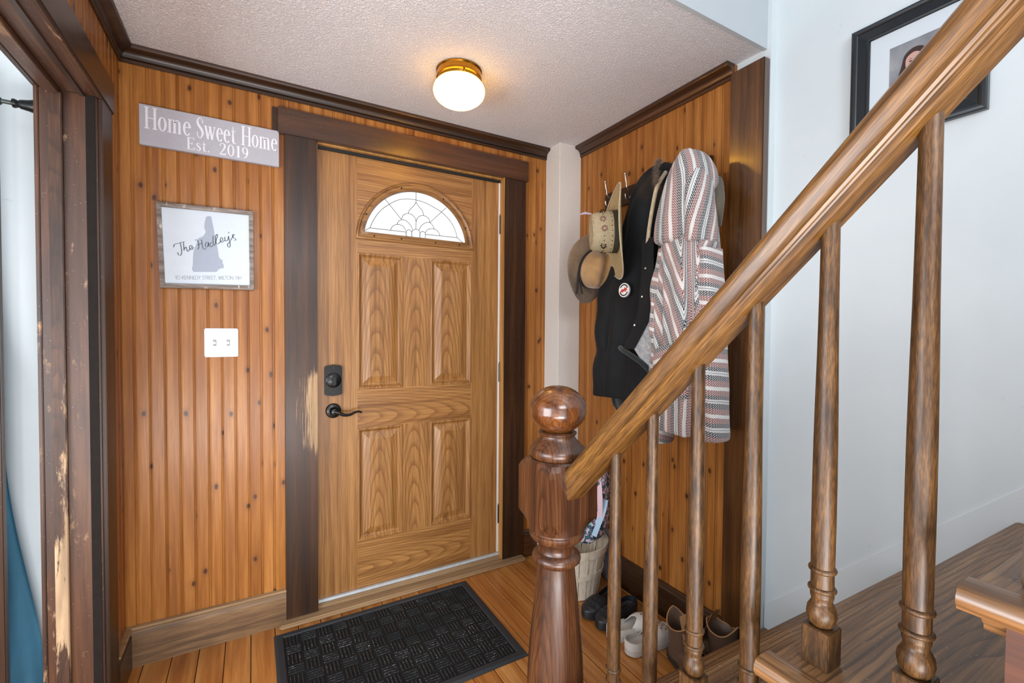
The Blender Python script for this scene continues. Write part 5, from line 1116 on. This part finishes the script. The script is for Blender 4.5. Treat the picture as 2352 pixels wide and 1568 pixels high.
# ------------------------------------------------------------------ shoes on the floor
def xf(p0, ang):
    c, s = math.cos(ang), math.sin(ang)
    return lambda a, b, z: Vector((p0[0]+a*c-b*s, p0[1]+a*s+b*c, z))
def lerp_tab(T, t):
    for (a, va), (b, vb) in zip(T[:-1], T[1:]):
        if t <= b:
            k = smoothstep(a, b, t); return va+(vb-va)*k
    return T[-1][1]
def clog(name, p0, ang, L, side, mats, label, group=None):
    """heel at p0, toe along ang; side +1/-1 mirrors the outline"""
    T = xf(p0, ang); ms, mu, mh = mats
    t0 = empty(name, (p0[0], p0[1], 0.0), label, 'clog', group)
    WT = [(0, .0), (.02, .016), (.06, .027), (.15, .034), (.30, .036), (.45, .036), (.62, .044), (.75, .047), (.86, .043), (.94, .030), (.985, .014), (1.0, .0)]
    sh_ = lambda t: side*0.006*math.sin(max(0, t-.2)*3.0)
    tip = lambda t: 0.010*smoothstep(.78, 1, t)+0.004*smoothstep(.1, 0, t)
    m_ = 26
    def outline(sc, z, tl=1.0):
        P = []
        for k in range(m_): t = 0.5-0.5*math.cos(math.pi*k/(m_-1)); P.append((t, 1))
        P += [(t, -1) for t, _ in P[-2:0:-1]]
        return [T(t*L+(0 if sc >= 1 else (0.5-t)*L*(1-sc)), s*lerp_tab(WT, t)*sc+sh_(t), z+tip(t)*tl) for t, s in P]
    rings = [outline(.93, 0.001), outline(.99, 0.004), outline(1.0, 0.012), outline(.985, 0.019), outline(1.0, 0.026), outline(.97, 0.034), outline(.90, 0.036), outline(.84, 0.030), outline(.60, 0.026)]
    mk('sole', *loft(rings), ms, t0, smooth=True, auto=50)
    # upper: dome over the front with a curved throat
    HT = [(.36, .040), (.44, .060), (.54, .074), (.64, .078), (.76, .072), (.88, .058), (.96, .045), (1.0, .036)]
    nu, nv = 26, 22; V, F = [], []
    for j in range(nv):
        for i in range(nu):
            u = i/(nu-1); th = math.pi*u; thr = 0.42+0.14*math.sin(th)**2-0.16*(1-math.sin(th))
            t = thr+(0.995-thr)*(j/(nv-1)); w = lerp_tab(WT, min(t, .999))+0.0005; h = lerp_tab(HT, t)
            V.append(T(t*L, math.cos(th)*w*1.0+sh_(t), 0.028+tip(t)+(h-0.028)*max(0, math.sin(th))**0.62))
    for j in range(nv-1):
        for i in range(nu-1): F.append([j*nu+i, j*nu+i+1, (j+1)*nu+i+1, (j+1)*nu+i])
    V2, F2 = solid(V, F, (0, 0, -0.004)); up_ = mk('upper', V2, F2, mu, t0, smooth=True, auto=60)
    # heel wall and strap
    P, Rr = [], []
    V, F = [], []; nk = 30
    for i in range(nk):
        q = -1+2*i/(nk-1); t = 0.42*abs(q)**2.2; w = 0.036*math.sin(math.pi/2*min(1, abs(q)*1.35)); s = math.copysign(1, q); top = 0.050+0.010*math.cos(q*math.pi/2)
        for z, k in ((0.028, 1.0), ((0.028+top)/2, 1.03), (top, 0.98)): V.append(T(t*L+0.002, s*w*k+sh_(t), z))
    for i in range(nk-1):
        for z in range(2): F.append([i*3+z, i*3+z+1, i*3+z+4, i*3+z+3])
    c0 = T(0.2*L, 0, 0); V2 = list(V)+[Vector((v.x+(c0.x-v.x)*0.07, v.y+(c0.y-v.y)*0.07, v.z)) for v in V]; b = len(V); F2 = F+[[i+b for i in f][::-1] for f in F]
    F2 += [[i*3+2, i*3+5, b+i*3+5, b+i*3+2] for i in range(nk-1)]+[[0, 1, b+1, b], [1, 2, b+2, b+1], [b-3, b-2, 2*b-2, 2*b-3], [b-2, b-1, 2*b-1, 2*b-2]]
    mk('heel_wall', V2, F2, mu, t0, smooth=True, auto=60)
    V, F = [], []
    for t, s in [(.66, -.45), (.66, 0), (.66, .45), (.74, -.55), (.74, -.18), (.74, .18), (.74, .55), (.82, -.4), (.82, 0), (.82, .4)]:
        w = lerp_tab(WT, t)*s; th = math.acos(max(-1, min(1, s))); h = 0.028+tip(t)+(lerp_tab(HT, t)-0.028)*math.sin(th)**0.62
        V, F = merge((V, F), lathe([(0.0001, h+0.0008), (0.0040, h+0.0004), (0.0042, h-0.004)], T(t*L, w+sh_(t), 0), 10))
    mk('vent_holes', V, F, mh, up_)
rub_w = plain('off_white_foam', 'c9c3bb', 0.6, nscale=25, namp=0.12, bump=0.1); rub_w2 = plain('off_white_foam_sole', 'b9b1a8', 0.6, nscale=25, namp=0.15, bump=0.1); rub_b = plain('black_foam', '14171b', 0.5, nscale=25, namp=0.2); hole_m = plain('vent_shadow', '4a443e', 0.9); hole_b = plain('vent_shadow_black', '050506', 0.9)
clog('foam_clog', (1.015, -0.775), math.radians(-12), 0.25, 1, (rub_w2, rub_w, hole_m), 'off white foam clog farther from the brown boots, beside black clogs', 'off white clogs')
clog('foam_clog', (1.020, -0.882), math.radians(1), 0.25, -1, (rub_w2, rub_w, hole_m), 'off white foam clog nearer the brown boots', 'off white clogs')
clog('foam_clog', (1.262, -0.565), math.radians(194), 0.26, 1, (rub_b, rub_b, hole_b), 'black foam clog closest to the bushel basket', 'black clogs')
clog('foam_clog', (1.272, -0.672), math.radians(191), 0.26, -1, (rub_b, rub_b, hole_b), 'black foam clog between its pair and the off white clogs', 'black clogs')

lea = plain('brown_leather', '5b4536', 0.55, nscale=12, namp=0.35, bump=0.25, bscale=60); lea2 = plain('tan_leather_edge', '9a6f48', 0.6, nscale=20, namp=0.2); lace_m = plain('dark_lace', '3b342c', 0.8); insole = plain('boot_lining', '2b2420', 0.9)
def boot(p0, ang, label, H=0.165, lean=0.0):
    T = xf(p0, ang); t0 = empty('leather_boot', (p0[0], p0[1], 0.0), label, 'boot', 'brown leather boots')
    WT = [(0, .0), (.03, .022), (.12, .033), (.3, .034), (.5, .038), (.7, .047), (.85, .044), (.95, .028), (1, .0)]; L = 0.27; m_ = 22
    def outline(sc, z):
        P = [(0.5-0.5*math.cos(math.pi*k/(m_-1)), 1) for k in range(m_)]; P += [(t, -1) for t, _ in P[-2:0:-1]]
        return [T(t*L+(0.5-t)*L*(1-sc), s*lerp_tab(WT, t)*sc, z) for t, s in P]
    mk('sole', *loft([outline(1.0, 0.0), outline(1.05, 0.004), outline(1.05, 0.022), outline(0.98, 0.026)]), plain('boot_sole', '2a211b', 0.7), t0, smooth=True, auto=40)
    mk('vamp', *loft([outline(.98, 0.024), outline(1.0, 0.036), outline(.96, 0.054), outline(.84, 0.070), outline(.58, 0.080), outline(.2, 0.083)]), lea, t0, smooth=True)
    rings = []
    prof = [(0.030, .040, .055, .062), (0.06, .039, .055, .060), (0.10, .042, .053, .060), (0.135, .045, .054, .062), (H, .049, .058, .066), (H-0.002, .046, .055, .063), (0.11, .039, .050, .057), (0.05, .034, .050, .055)]
    for z, w, lb, lfw in prof:
        r = []
        for k in range(36):
            a = 2*math.pi*k/36; c, s = math.cos(a), math.sin(a)
            r.append(T(0.062+(lfw if c > 0 else lb)*0.95*c+lean*z, w*s, z+smoothstep(0.1, H, z)*(0.026*max(0, -c)**3+0.016*max(0, c)**4*(1.0 if abs(s) > 0.22 else 0.2)-0.016*abs(s))))
        rings.append(r)
    mk('shaft', *loft(rings), lea, t0, smooth=True, auto=70)
    mk('top_binding', *tube(rings[4], 0.0030, 6, True), lea2, t0, smooth=True)
    V, F = grid(8, 12, lambda u, v: T(0.112+0.02*(1-v)-0.018*v*v, (u-0.5)*0.052, 0.075+0.125*v+0.008*math.sin(u*math.pi))); V, F = solid(V, F, (0, 0, 0.004)); mk('tongue', V, F, lea2, t0, smooth=True, auto=60)
    for k in range(4):
        z = 0.082+0.020*k; x_ = 0.150-0.012*k
        mk('lace', *tube(cat_rom([T(x_, -0.030, z-0.006), T(x_+0.006, 0, z+0.004), T(x_-0.004, 0.030, z+0.006)], 5), 0.0024, 6), lace_m, t0, smooth=True)
    mk('lace_end', *tube(cat_rom([T(0.135, 0.01, 0.115), T(0.165, 0.05, 0.085), T(0.18, 0.062, 0.04), T(0.20, 0.07, 0.008), T(0.23, 0.06, 0.005)], 6), 0.0022, 6), lace_m, t0, smooth=True)
boot((1.196, -0.950), math.radians(-108), 'brown leather ankle boot beside the off white clogs, opening in view')
boot((1.294, -1.172), math.radians(92), 'brown leather ankle boot with worn tan rim by the stair')
